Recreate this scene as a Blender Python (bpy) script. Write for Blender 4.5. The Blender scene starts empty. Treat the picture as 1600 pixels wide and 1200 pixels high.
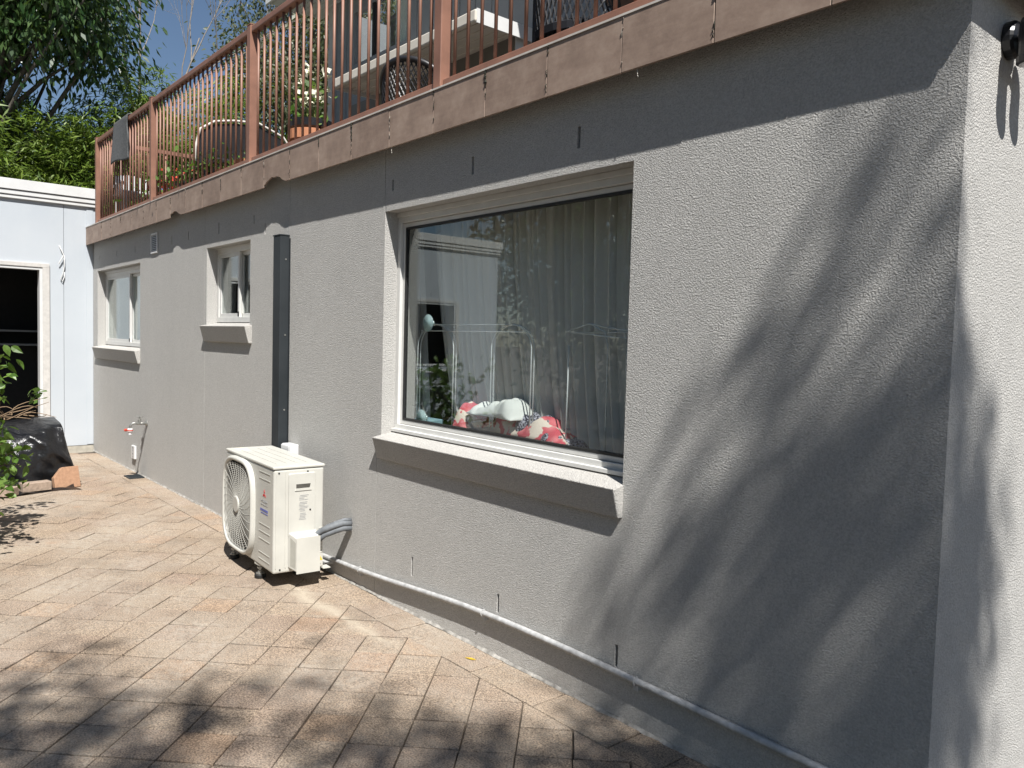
import bpy, bmesh, math, random
import numpy as np
from mathutils import Matrix, Vector, noise
R = math.radians
random.seed(7); rng = np.random.default_rng(7)
S = bpy.context.scene
COL = S.collection

# ------------------------------------------------------------------ camera, sky, sun, exposure
YAW, PITCH, ROLL, FPX = R(49.641), R(-3.121), R(1.557), 1228.16
cd = bpy.data.cameras.new('camera'); cam = bpy.data.objects.new('camera', cd); COL.objects.link(cam)
cd.sensor_width = 36.0; cd.lens = 36.0 * FPX / 1600.0; cd.clip_start = 0.05; cd.clip_end = 500
fw = Vector((-math.sin(YAW) * math.cos(PITCH), math.cos(YAW) * math.cos(PITCH), math.sin(PITCH)))
rt = Vector((math.cos(YAW), math.sin(YAW), 0)); up = rt.cross(fw)
r2 = math.cos(ROLL) * rt + math.sin(ROLL) * up; u2 = -math.sin(ROLL) * rt + math.cos(ROLL) * up
cam.matrix_world = Matrix(((r2.x, u2.x, -fw.x, 0), (r2.y, u2.y, -fw.y, 0), (r2.z, u2.z, -fw.z, 1.45), (0, 0, 0, 1)))
S.camera = cam
SUN = Vector((0.635, -0.28, 1.0)).normalized()          # towards the sun
wd = bpy.data.worlds.new('World'); S.world = wd; wd.use_nodes = True
nt = wd.node_tree; bg = nt.nodes['Background']
sky = nt.nodes.new('ShaderNodeTexSky'); sky.sky_type = 'NISHITA'; sky.sun_disc = False
sky.sun_elevation = math.asin(SUN.z); sky.sun_rotation = math.atan2(SUN.x, SUN.y)
sky.air_density = 1.0; sky.dust_density = 0.3; sky.ozone_density = 2.2
nt.links.new(sky.outputs[0], bg.inputs[0]); bg.inputs[1].default_value = 0.05
sd = bpy.data.lights.new('sun', 'SUN'); sd.energy = 5.0; sd.angle = R(0.53); sd.color = (1.0, 0.975, 0.935)
so = bpy.data.objects.new('sun', sd); COL.objects.link(so); so.location = (6, -4, 12)
so.rotation_euler = SUN.to_track_quat('Z', 'Y').to_euler()
vs = S.view_settings; vs.view_transform = 'Standard'; vs.look = 'None'; vs.exposure = 0.78; vs.gamma = 1
vs.use_curve_mapping = False

# ------------------------------------------------------------------ helpers
class M:
    def __init__(s, xf=None): s.v = []; s.f = []; s.xf = xf
    def add(s, vs, fs):
        b = len(s.v)
        for p in vs:
            p = Vector(p); s.v.append(tuple(s.xf @ p) if s.xf else tuple(p))
        s.f += [tuple(b + i for i in f) for f in fs]; return s
    def box(s, x0, x1, y0, y1, z0, z1):
        return s.add([(x0,y0,z0),(x1,y0,z0),(x1,y1,z0),(x0,y1,z0),(x0,y0,z1),(x1,y0,z1),(x1,y1,z1),(x0,y1,z1)],
                     [(0,3,2,1),(4,5,6,7),(0,1,5,4),(1,2,6,5),(2,3,7,6),(3,0,4,7)])
    def prism(s, poly, axis, a, b):
        # poly of 2D points; axis 'y': (x,z) extruded in y; 'x': (y,z) in x; 'z': (x,y) in z
        def P(p, t): return {'y': (p[0], t, p[1]), 'x': (t, p[0], p[1]), 'z': (p[0], p[1], t)}[axis]
        n = len(poly); area = sum(poly[i][0]*poly[(i+1)%n][1]-poly[(i+1)%n][0]*poly[i][1] for i in range(n))
        flip = (area < 0) != (axis == 'y')
        q = poly[::-1] if flip else poly
        return s.add([P(p, a) for p in q] + [P(p, b) for p in q],
                     [tuple(range(n))[::-1], tuple(range(n, 2*n))] + [(i, (i+1) % n, n+(i+1) % n, n+i) for i in range(n)])
    def tube(s, pts, r, n=8, cap=True):
        pts = [Vector(p) for p in pts]; rr = r if isinstance(r, (list, tuple)) else [r]*len(pts)
        vs = []; fs = []; ref = None
        for i, p in enumerate(pts):
            d = (pts[min(i+1, len(pts)-1)] - pts[max(i-1, 0)])
            d = d.normalized() if d.length > 1e-9 else Vector((0, 0, 1))
            if ref is None:
                ref = Vector((0, 0, 1)) if abs(d.z) < .9 else Vector((1, 0, 0)); ref = d.cross(ref)
            a = (ref-d*ref.dot(d)).normalized(); b = d.cross(a); ref = a
            for k in range(n):
                t = 2*math.pi*k/n; vs.append(p + (a*math.cos(t) + b*math.sin(t))*rr[i])
        L = len(pts)
        for i in range(L-1):
            for k in range(n):
                k2 = (k+1) % n; fs.append((i*n+k, i*n+k2, (i+1)*n+k2, (i+1)*n+k))
        if cap: fs += [tuple(range(n))[::-1], tuple((L-1)*n+k for k in range(n))]
        return s.add(vs, fs)
    def lathe(s, prof, c, n=20, axis='z'):
        vs = []; fs = []
        for (r, h) in prof:
            for k in range(n):
                t = 2*math.pi*k/n; x, y = r*math.cos(t), r*math.sin(t)
                p = {'z': (x, y, h), 'x': (h, x, y), 'y': (y, h, x)}[axis]
                vs.append((c[0]+p[0], c[1]+p[1], c[2]+p[2]))
        L = len(prof)
        for i in range(L-1):
            for k in range(n): fs.append((i*n+k, i*n+(k+1) % n, (i+1)*n+(k+1) % n, (i+1)*n+k))
        fs += [tuple(range(n))[::-1], tuple((L-1)*n+k for k in range(n))]
        return s.add(vs, fs)
    def grid(s, fn, nu, nv, wrap=False):
        vs = [fn(i/(nu-1), j/(nv-1)) for i in range(nu) for j in range(nv)]
        return s.add(vs, [(i*nv+j, (i+1)*nv+j, (i+1)*nv+j+1, i*nv+j+1) for i in range(nu-1) for j in range(nv-1)])
    def mesh(s, name, mat=None, smooth=False):
        me = bpy.data.meshes.new(name); me.from_pydata(s.v, [], s.f)
        if mat: me.materials.append(mat)
        if smooth: me.polygons.foreach_set('use_smooth', [True]*len(me.polygons))
        me.update(); return me
    def build(s, name, mat, parent=None, smooth=False, bevel=0, solid=0, seg=2):
        o = link(name, s.mesh(name, mat, smooth), parent)
        if solid: m = o.modifiers.new('solid', 'SOLIDIFY'); m.thickness = solid; m.offset = 0
        if bevel:
            m = o.modifiers.new('bevel', 'BEVEL'); m.width = bevel; m.segments = seg; m.limit_method = 'ANGLE'; m.angle_limit = R(40)
        return o
def link(name, data, parent=None):
    o = bpy.data.objects.new(name, data); COL.objects.link(o)
    if parent is not None:
        o.parent = parent
        if parent.type == 'EMPTY': o.matrix_parent_inverse = Matrix.Translation(-Vector(parent.location))
    return o
def tag(o, label=None, cat=None, group=None, kind=None):
    if label: o['label'] = label
    if cat: o['category'] = cat
    if group: o['group'] = group
    if kind: o['kind'] = kind
    return o
def thing(name, label, cat, loc=(0, 0, 0), group=None):
    o = bpy.data.objects.new(name, None); COL.objects.link(o); o.location = loc; o.empty_display_size = .1
    return tag(o, label, cat, group)

# ------------------------------------------------------------------ materials
class N:
    def __init__(s, name):
        s.m = bpy.data.materials.new(name); s.m.use_nodes = True; s.t = s.m.node_tree
        s.b = s.t.nodes['Principled BSDF']; s.out = s.t.nodes['Material Output']
    def n(s, typ, **kw):
        x = s.t.nodes.new('ShaderNode'+typ)
        for k, v in kw.items(): setattr(x, k, v)
        return x
    def l(s, a, b): s.t.links.new(a, b)
    def pos(s):
        return s.n('NewGeometry').outputs['Position']
    def noise(s, scale, detail=3, rough=.55, vec=None, sock='Fac'):
        x = s.n('TexNoise'); x.inputs['Scale'].default_value = scale; x.inputs['Detail'].default_value = detail
        x.inputs['Roughness'].default_value = rough
        s.l(vec if vec is not None else s.pos(), x.inputs['Vector']); return x.outputs[sock]
    def ramp(s, fac, stops):
        x = s.n('ValToRGB'); e = x.color_ramp.elements
        while len(e) < len(stops): e.new(.5)
        for i, (p, c) in enumerate(stops): e[i].position = p; e[i].color = (*c, 1) if len(c) == 3 else c
        s.l(fac, x.inputs[0]); return x.outputs[0]
    def mix(s, fac, a, b, mode='MIX'):
        x = s.n('Mix'); x.data_type = 'RGBA'; x.blend_type = mode
        for v, i in ((fac, 0), (a, 6), (b, 7)):
            if isinstance(v, (int, float)): x.inputs[i].default_value = v
            elif isinstance(v, tuple): x.inputs[i].default_value = (*v, 1)
            else: s.l(v, x.inputs[i])
        return x.outputs[2]
    def math(s, op, a, b=0.0, clamp=False):
        x = s.n('Math'); x.operation = op; x.use_clamp = clamp
        for v, i in ((a, 0), (b, 1)):
            if isinstance(v, (int, float)): x.inputs[i].default_value = v
            else: s.l(v, x.inputs[i])
        return x.outputs[0]
    def bump(s, h, strength, dist):
        x = s.n('Bump'); x.inputs['Strength'].default_value = strength; x.inputs['Distance'].default_value = dist
        s.l(h, x.inputs['Height'])
        if s.b.inputs['Normal'].is_linked: s.l(s.b.inputs['Normal'].links[0].from_socket, x.inputs['Normal'])
        s.l(x.outputs[0], s.b.inputs['Normal'])
    def col(s, c):
        if isinstance(c, tuple): s.b.inputs['Base Color'].default_value = (*c, 1)
        else: s.l(c, s.b.inputs['Base Color'])
    def rough(s, v):
        if isinstance(v, (int, float)): s.b.inputs['Roughness'].default_value = v
        else: s.l(v, s.b.inputs['Roughness'])
def plain(name, c, rough=.6, var=.12, scale=12, metal=0, bump=0, bscale=60, spec=.5):
    n = N(name); d = tuple(max(0, x*(1-var)) for x in c); h = tuple(min(1, x*(1+var)) for x in c)
    n.col(n.ramp(n.noise(scale, 4), [(.3, d), (.7, h)])); n.rough(rough); n.b.inputs['Metallic'].default_value = metal
    n.b.inputs['Specular IOR Level'].default_value = spec
    if bump: n.bump(n.noise(bscale, 3), bump, .004)
    return n.m
MT = {}
def mk():
    # textured acrylic render
    def render_mat(name, c, bs=1.0):
        n = N(name)
        base = n.ramp(n.noise(1.1, 5, .6), [(.25, tuple(x*.94 for x in c)), (.75, tuple(x*1.05 for x in c))])
        mp = n.n('Mapping'); mp.inputs['Scale'].default_value = (3.2, 3.2, .35); n.l(n.pos(), mp.inputs[0])
        base = n.mix(.35, base, n.ramp(n.noise(1.0, 5, .65, mp.outputs[0]), [(.3, tuple(x*.88 for x in c)), (.7, tuple(x*1.07 for x in c))]))
        base = n.mix(.30, base, n.ramp(n.noise(5.5, 4, .6), [(.3, tuple(x*.88 for x in c)), (.7, tuple(x*1.08 for x in c))]))
        g = n.noise(170, 2, .6)
        base = n.mix(.35, base, n.ramp(g, [(.35, tuple(x*.62 for x in c)), (.65, tuple(min(1, x*1.35) for x in c))]))
        # pale lime bloom low down on the wall
        sep = n.n('SeparateXYZ'); n.l(n.pos(), sep.inputs[0])
        low = n.math('SUBTRACT', 1.0, n.math('MULTIPLY', sep.outputs[2], 14.0), True)
        bl = n.math('MULTIPLY', low, n.ramp(n.noise(9, 4), [(.42, (0, 0, 0)), (.62, (1, 1, 1))]), True)
        base = n.mix(n.math('MULTIPLY', bl, .65), base, (.62, .60, .56))
        n.col(base); n.rough(.92); n.b.inputs['Specular IOR Level'].default_value = .2
        n.bump(n.noise(330, 2, .6), 1.0*bs, .0036)
        n.bump(n.noise(160, 2, .6), 1.0*bs, .0075)
        n.bump(n.noise(7, 2), .25, .006)
        return n.m
    MT['render'] = render_mat('grey_render', (.487, .474, .449), .95)
    MT['side'] = render_mat('grey_render_side', (.487, .474, .449), .95)
    MT['sill'] = render_mat('grey_render_sill', (.485, .468, .438), 1.0)
    # pavers
    n = N('paver'); oi = n.n('ObjectInfo'); ge = n.n('NewGeometry')
    rnd = n.math('FRACT', n.math('ADD', oi.outputs['Random'], ge.outputs['Random Per Island']))
    rnd2 = n.math('FRACT', n.math('MULTIPLY', rnd, 17.31))
    c = n.ramp(rnd, [(0, (.28, .23, .19)), (.25, (.34, .285, .23)), (.5, (.31, .25, .215)), (.75, (.37, .31, .25)), (1, (.30, .26, .225))])
    c = n.mix(.4, c, (.345, .29, .235))
    # salmon-coloured odd pavers
    od = n.math('GREATER_THAN', rnd2, .93)
    c = n.mix(n.math('MULTIPLY', od, .22), c, (.46, .28, .16))
    sp = n.noise(150, 3, .7)
    c = n.mix(.85, c, n.ramp(sp, [(.36, (.14, .12, .10)), (.5, (.48, .46, .44)), (.62, (.86, .82, .76))]), 'OVERLAY')
    c = n.mix(.28, c, n.ramp(n.noise(60, 3, .6), [(.32, (.2, .18, .16)), (.68, (.75, .72, .68))]), 'OVERLAY')
    # pale dry lime film in broad drifts
    film = n.ramp(n.noise(1.4, 6, .62), [(.38, (0, 0, 0)), (.62, (1, 1, 1))])
    fine = n.ramp(n.noise(26, 4, .65), [(.35, (.25, .25, .25)), (.7, (1, 1, 1))])
    c = n.mix(n.math('MULTIPLY', n.math('MULTIPLY', film, fine), .7), c, (.50, .46, .40))
    # white splashes of plaster
    spl = n.ramp(n.noise(8.5, 6, .7), [(.70, (0, 0, 0)), (.78, (1, 1, 1))])
    c = n.mix(n.math('MULTIPLY', spl, .6), c, (.62, .59, .54))
    # rusty stains
    ru = n.ramp(n.noise(2.3, 5, .6), [(.66, (0, 0, 0)), (.76, (1, 1, 1))])
    c = n.mix(n.math('MULTIPLY', n.math('MULTIPLY', ru, fine), .55), c, (.40, .19, .085))
    # the pale swept trail running along the wall from the outdoor unit
    sep = n.n('SeparateXYZ'); n.l(n.pos(), sep.inputs[0])
    w = n.math('ADD', sep.outputs[1], n.math('MULTIPLY', n.math('SUBTRACT', n.noise(5, 3), .5), .16))
    d = n.math('ABSOLUTE', n.math('SUBTRACT', w, 1.945))
    a = n.math('SUBTRACT', 1.0, n.math('MULTIPLY', d, 16.0), True)
    b1 = n.math('MULTIPLY', n.math('ADD', sep.outputs[0], 4.3), 6.0, True)
    b2 = n.math('MULTIPLY', n.math('SUBTRACT', -3.0, sep.outputs[0]), 3.0, True)
    tr = n.math('MULTIPLY', n.math('MULTIPLY', a, b1, True), b2, True)
    c = n.mix(n.math('MULTIPLY', tr, .6), c, (.60, .54, .44))
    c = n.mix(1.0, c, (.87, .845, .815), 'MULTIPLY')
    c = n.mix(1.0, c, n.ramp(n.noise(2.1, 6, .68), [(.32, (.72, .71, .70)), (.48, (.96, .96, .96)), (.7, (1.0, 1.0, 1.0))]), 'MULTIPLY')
    n.col(c); n.rough(.9); n.b.inputs['Specular IOR Level'].default_value = .25
    n.bump(sp, .9, .006); n.bump(n.noise(20, 3), .3, .006); MT['paver'] = n.m
    MT['sand'] = plain('joint_soil', (.085, .068, .052), .95, .75, 5, bump=.6)
    MT['mortar'] = plain('mortar_line', (.29, .275, .25), .9, .45, 30, bump=.8)
    # tiles of the balcony edge
    n = N('fascia_tile'); oi = n.n('ObjectInfo')
    c = n.ramp(n.noise(8, 6, .68), [(.33, (.17, .115, .084)), (.5, (.29, .205, .155)), (.68, (.43, .33, .26))])
    mp = n.n('Mapping'); mp.inputs['Scale'].default_value = (4, 4, 30); n.l(n.pos(), mp.inputs[0])
    c = n.mix(.35, c, n.ramp(n.noise(1.5, 4, .6, mp.outputs[0]), [(.3, (.15, .10, .08)), (.7, (.32, .24, .19))]))
    c = n.mix(.3, c, n.ramp(oi.outputs['Random'], [(0, (.24, .17, .13)), (1, (.37, .272, .212))]))
    sp = n.ramp(n.noise(34, 6, .75), [(.69, (0, 0, 0)), (.76, (1, 1, 1))])
    c = n.mix(n.math('MULTIPLY', sp, .35), c, (.5, .45, .4)); n.col(c); n.rough(.65); n.bump(n.noise(70, 3), .2, .002); MT['tile'] = n.m
    MT['grout'] = plain('old_grout', (.20, .175, .15), .95, .6, 90, bump=.6)
    MT['moss'] = plain('black_moss', (.03, .03, .022), 1, .6, 90, bump=.6)
    MT['lime'] = plain('lime_crust', (.6, .56, .5), .95, .2, 60, bump=.5)
    MT['rail'] = plain('brown_powdercoat', (.25, .125, .085), .5, .16, 8)
    MT['trim'] = plain('pale_metal_trim', (.55, .51, .46), .5, .15, 10)
    MT['slab'] = plain('dark_slab', (.075, .065, .058), .9, .3, 9, bump=.4)
    MT['shed'] = None
    n = N('shed_paint'); mp = n.n('Mapping'); mp.inputs['Scale'].default_value = (5, 5, .8); n.l(n.pos(), mp.inputs[0])
    c = n.ramp(n.noise(1.3, 5, .6), [(.3, (.43, .465, .50)), (.7, (.475, .505, .535))])
    st = n.ramp(n.noise(5.5, 6, .72), [(.69, (0, 0, 0)), (.77, (1, 1, 1))])
    c = n.mix(n.math('MULTIPLY', st, .35), c, (.36, .38, .40))
    st2 = n.ramp(n.noise(1.2, 4, .6, mp.outputs[0]), [(.45, (0, 0, 0)), (.75, (1, 1, 1))])
    c = n.mix(n.math('MULTIPLY', st2, .22), c, (.52, .545, .56)); n.col(c); n.rough(.55); n.bump(n.noise(40, 3), .12, .003); MT['shed'] = n.m
    MT['white'] = plain('white_paint', (.60, .60, .59), .5, .05, 6)
    MT['white_dirty'] = plain('weathered_white', (.52, .50, .47), .6, .1, 20, bump=.15)
    MT['alu'] = plain('white_aluminium', (.58, .575, .55), .38, .05, 14)
    MT['rubber'] = plain('black_rubber', (.012, .012, .012), .6, .2, 20)
    MT['ac'] = plain('ivory_casing', (.495, .485, .44), .42, .06, 7)
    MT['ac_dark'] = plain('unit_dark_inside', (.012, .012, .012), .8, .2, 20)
    MT['ac_grey'] = plain('unit_print_grey', (.28, .28, .28), .6, .2, 200)
    MT['red'] = plain('logo_red', (.55, .015, .02), .5, .05)
    MT['blue'] = plain('print_blue', (.10, .12, .38), .5, .1)
    MT['yellow'] = plain('warning_yellow', (.80, .52, .02), .5, .05)
    MT['steel'] = plain('zinc_steel', (.33, .33, .31), .4, .2, 30, metal=.7)
    n = N('dark_grey_duct'); mp = n.n('Mapping'); mp.inputs['Scale'].default_value = (40, 40, 4); n.l(n.pos(), mp.inputs[0])
    c = n.ramp(n.noise(3, 4), [(.3, (.020, .024, .027)), (.7, (.032, .037, .041))])
    c = n.mix(n.ramp(n.noise(2.2, 5, .7, mp.outputs[0]), [(.70, (0, 0, 0)), (.76, (.6, .6, .6))]), c, (.22, .22, .21)); n.col(c); n.rough(.55); n.b.inputs['Specular IOR Level'].default_value = .25; MT['duct'] = n.m
    MT['duct_plain'] = plain('dark_grey_duct', (.022, .026, .029), .6, .25, 9, bump=.1, spec=.2)
    MT['pvc'] = plain('white_pvc', (.40, .40, .395), .55, .25, 35, bump=.2)
    MT['foam'] = plain('grey_pipe_lagging', (.13, .14, .15), .7, .25, 22, bump=.6, bscale=30)
    MT['black'] = plain('black_metal', (.014, .014, .016), .32, .2, 20)
    MT['lens'] = plain('lamp_lens', (.5, .5, .5), .15, .05)
    MT['concrete'] = plain('concrete', (.42, .36, .27), .9, .2, 14, bump=.5)
    MT['cement'] = plain('plinth', (.40, .37, .31), .9, .2, 14, bump=.5)
    MT['terra'] = plain('terracotta', (.48, .20, .10), .8, .15, 14, bump=.2)
    MT['brick'] = plain('brick_clay', (.31, .235, .18), .9, .25, 40, bump=.6)
    MT['cut'] = plain('orange_paver', (.33, .19, .115), .9, .15, 40, bump=.5)
    MT['siding'] = plain('grey_cladding', (.235, .245, .255), .6, .06, 3)
    MT['shade_wall'] = plain('shaded_bay_wall', (.17, .155, .135), .7, .08, 3)  # bay wall, shade under its roof edge put into the colour
    MT['cream'] = plain('cream_soffit', (.62, .57, .49), .6, .05, 6)
    MT['roomw'] = plain('room_wall', (.55, .54, .51), .8, .04, 3)
    MT['floor_in'] = plain('room_floor', (.10, .085, .07), .6, .2, 6)
    MT['plastic_white'] = plain('white_plastic', (.60, .60, .60), .35, .03)
    MT['wood'] = plain('brown_timber', (.19, .085, .04), .5, .3, 16)
    MT['wicker'] = plain('black_wicker', (.016, .015, .016), .42, .3, 60)
    MT['bluec'] = plain('blue_cloth', (.10, .17, .42), .8, .3, 20)
    MT['chrome'] = plain('white_wire', (.72, .76, .76), .25, .03)
    MT['mat'] = plain('grey_mat', (.085, .088, .09), .95, .3, 60, bump=.7, bscale=160)
    n = N('black_polythene'); n.col(n.ramp(n.noise(14, 6, .75), [(.60, (.010, .010, .011)), (.71, (.012, .012, .013)), (.76, (.16, .155, .145))]))
    n.rough(.28); n.bump(n.noise(11, 5, .6), .55, .03); MT['poly'] = n.m
    n = N('pink_floral_cloth'); v = n.n('TexVoronoi'); v.inputs['Scale'].default_value = 14; n.l(n.pos(), v.inputs[0])
    n.col(n.mix(n.ramp(n.noise(16, 2, .5), [(.52, (0, 0, 0)), (.56, (1, 1, 1))]), n.ramp(v.outputs['Distance'], [(.15, (.80, .24, .26)), (.5, (.62, .10, .13))]), (.78, .68, .58)))
    n.rough(.85); MT['pink'] = n.m
    MT['whitecloth'] = plain('white_cloth', (.78, .80, .76), .85, .06, 12)
    n = N('speckled_cloth'); n.col(n.ramp(n.noise(120, 2, .6), [(.44, (.03, .03, .05)), (.56, (.42, .42, .48))])); n.rough(.85); MT['speck'] = n.m
    n = N('suction_cup'); n.col((.6, .78, .78)); n.rough(.2); n.b.inputs['Transmission Weight'].default_value = .35; MT['cup'] = n.m
    # sheer curtain
    n = N('sheer_curtain'); n.t.nodes.remove(n.b)
    d = n.n('BsdfDiffuse'); d.inputs[0].default_value = (.86, .85, .80, 1); t = n.n('BsdfTranslucent'); t.inputs[0].default_value = (.84, .83, .77, 1)
    tp = n.n('BsdfTransparent'); m1 = n.n('MixShader'); m1.inputs[0].default_value = .22; n.l(d.outputs[0], m1.inputs[1]); n.l(t.outputs[0], m1.inputs[2])
    m2 = n.n('MixShader'); n.l(n.ramp(n.noise(500, 1), [(.4, (.86, .86, .86)), (.6, (.97, .97, .97))]), m2.inputs[0]); n.l(tp.outputs[0], m2.inputs[1]); n.l(m1.outputs[0], m2.inputs[2]); n.l(m2.outputs[0], n.out.inputs[0]); MT['sheer'] = n.m
    # window glass: clear sheet with a fresnel reflection
    def glass(name, tint, rgh=0.0):
        n = N(name); n.t.nodes.remove(n.b)
        ge = n.n('NewGeometry'); vm = n.n('VectorMath'); vm.operation = 'DOT_PRODUCT'; n.l(ge.outputs['Normal'], vm.inputs[0]); n.l(ge.outputs['Incoming'], vm.inputs[1])
        cs = n.math('SUBTRACT', 1.0, n.math('ABSOLUTE', vm.outputs['Value']), True)
        fac = n.math('ADD', .068, n.math('MULTIPLY', n.math('POWER', cs, 5.0), .932))
        tp = n.n('BsdfTransparent'); tp.inputs[0].default_value = (*tint, 1); gl = n.n('BsdfGlossy'); gl.inputs['Roughness'].default_value = rgh
        gl.inputs['Color'].default_value = (.95, 1, 1, 1)
        mx = n.n('MixShader'); n.l(fac, mx.inputs[0])
        n.l(tp.outputs[0], mx.inputs[1]); n.l(gl.outputs[0], mx.inputs[2]); n.l(mx.outputs[0], n.out.inputs[0]); return n.m
    MT['glass'] = glass('window_glass', (.965, .98, .975)); MT['dark_glass'] = glass('tinted_glass', (.35, .38, .38))
    # foliage
    def leaf(name, cols, rough=.45, tr=.35):
        n = N(name); ge = n.n('NewGeometry'); c = n.ramp(ge.outputs['Random Per Island'], [(i/(len(cols)-1), x) for i, x in enumerate(cols)])
        n.col(c); n.rough(rough); n.b.inputs['Specular IOR Level'].default_value = .4
        t = n.n('BsdfTranslucent'); n.l(n.mix(.5, c, (.20, .30, .02)), t.inputs[0]); mx = n.n('MixShader'); mx.inputs[0].default_value = tr
        n.l(n.b.outputs[0], mx.inputs[1]); n.l(t.outputs[0], mx.inputs[2]); n.l(mx.outputs[0], n.out.inputs[0]); return n.m
    MT['bamboo'] = leaf('bamboo_leaf', [(.06, .11, .014), (.12, .19, .028), (.19, .26, .045), (.085, .14, .02)])
    MT['leafdark'] = leaf('glossy_dark_leaf', [(.016, .042, .012), (.036, .078, .022), (.075, .12, .042), (.024, .054, .015)], .32, .2)
    MT['euca'] = leaf('grey_green_leaf', [(.045, .06, .025), (.085, .10, .05), (.13, .14, .085), (.055, .07, .03)], .45, .25)
    MT['shrub'] = leaf('shrub_leaf', [(.05, .11, .018), (.10, .19, .035), (.17, .27, .06), (.04, .085, .015)], .4, .35)
    MT['petal'] = plain('cream_petal', (.75, .72, .55), .7, .1); MT['redpetal'] = plain('red_petal', (.55, .06, .03), .7, .3, 30)
    MT['bark'] = plain('bark', (.10, .085, .07), .95, .4, 14, bump=.8); MT['palebark'] = plain('pale_bark', (.19, .17, .15), .9, .3, 10, bump=.5)
    MT['twig'] = plain('dry_twig', (.22, .15, .09), .9, .3, 20); MT['culm'] = plain('bamboo_culm', (.16, .17, .04), .6, .3, 8)
    MT['soil'] = plain('soil', (.05, .037, .026), 1, .4, 20, bump=.8)
    n = N('label_print'); n.col((.7, .7, .68)); n.rough(.5); MT['paper'] = n.m
mk()

W = 2.262                      # face of the rendered wall
# ------------------------------------------------------------------ ground and pavers
gr = tag(M().add([(-150, -150, -.015), (150, -150, -.015), (150, 150, -.015), (-150, 150, -.015)], [(0, 1, 2, 3)]).build('ground', MT['sand']), kind='structure')
def ease(x, y): return noise.noise(Vector((x*1.3, y*1.3, 3.1)))
PU, PV, PT = -1.378, 2.686, .2012
sq2 = math.sqrt(2)
def uv2xy(u, v): return ((u-v)/sq2, (u+v)/sq2)
def inview(x, y, z=0, m=1.25):
    q = Vector((x, y, z-1.45)); d = q.dot(fw)
    if d < .3: return None
    a, b = q.dot(r2)/d*FPX/800, q.dot(u2)/d*FPX/600
    return d if abs(a) < m and abs(b) < m else None
def paver_mesh(poly, h=.05, ch=.002):
    # chamfered slab from a convex polygon centred on its own origin
    n = len(poly); cx = sum(p[0] for p in poly)/n; cy = sum(p[1] for p in poly)/n
    def inset(k): 
        out = []
        for p in poly:
            dx, dy = p[0]-cx, p[1]-cy; L = math.hypot(dx, dy); f = max(0, 1-k*1.414/L); out.append((cx+dx*f, cy+dy*f))
        return out
    m = M(); a = inset(0); b = inset(ch)
    vs = [(x, y, -h) for x, y in a] + [(x, y, -ch) for x, y in a] + [(x, y, 0) for x, y in b]
    fs = [(i, (i+1) % n, n+(i+1) % n, n+i) for i in range(n)] + [(n+i, n+(i+1) % n, 2*n+(i+1) % n, 2*n+i) for i in range(n)] + [tuple(range(2*n, 3*n))]
    m.add(vs, fs); return m
def clip(poly, f):
    out = []
    for i in range(len(poly)):
        a, b = poly[i], poly[(i+1) % len(poly)]; fa, fb = f(a), f(b)
        if fa >= 0: out.append(a)
        if (fa >= 0) != (fb >= 0):
            t = fa/(fa-fb); out.append((a[0]+(b[0]-a[0])*t, a[1]+(b[1]-a[1])*t))
    return out
YB = 2.066
cells = []
gap = .0026; gv = .0048
for i in range(-62, 40):
    for j in range(-40, 60):
        u0, v0 = PU+i*PT, PV+j*PT
        pl = [uv2xy(u0+gap, v0+gv), uv2xy(u0+PT-gap, v0+gv), uv2xy(u0+PT-gap, v0+PT-gv), uv2xy(u0+gap, v0+PT-gv)]
        cx, cy = uv2xy(u0+PT/2, v0+PT/2)
        if cx < -10.3 or cx > 1.2 or cy < -2.4 or cy > YB+.16: continue
        d = inview(cx, cy)
        if d is None: continue
        cp = clip(pl, lambda p: YB-gap-p[1]) if max(p[1] for p in pl) > YB-gap else pl
        if len(cp) < 3: continue
        area = abs(sum(cp[k][0]*cp[(k+1) % len(cp)][1]-cp[(k+1) % len(cp)][0]*cp[k][1] for k in range(len(cp))))/2
        if area < .0012: continue
        cells.append((d, cp, (cx, cy), cp is pl, 45))
for k in range(-45, 12):                                    # the header course along the wall
    x0 = -2.0520+k*.2035
    if x0 < -10.38 or x0 > -.9: continue
    pl = [(x0+gap, YB+gap), (x0+.2035-gap, YB+gap), (x0+.2035-gap, W-.004), (x0+gap, W-.004)]
    d = inview(x0+.1, 2.16)
    if d is not None: cells.append((d, pl, (x0+.10175, (YB+W)/2), True, 0))
cells.sort(key=lambda c: c[0])
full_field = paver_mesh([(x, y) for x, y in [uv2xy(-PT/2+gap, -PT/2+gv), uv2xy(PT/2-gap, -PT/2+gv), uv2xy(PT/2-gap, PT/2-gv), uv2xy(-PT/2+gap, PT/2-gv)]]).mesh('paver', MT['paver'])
hy = (W-.004-YB-gap)/2; full_edge = None
rest = M()
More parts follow.
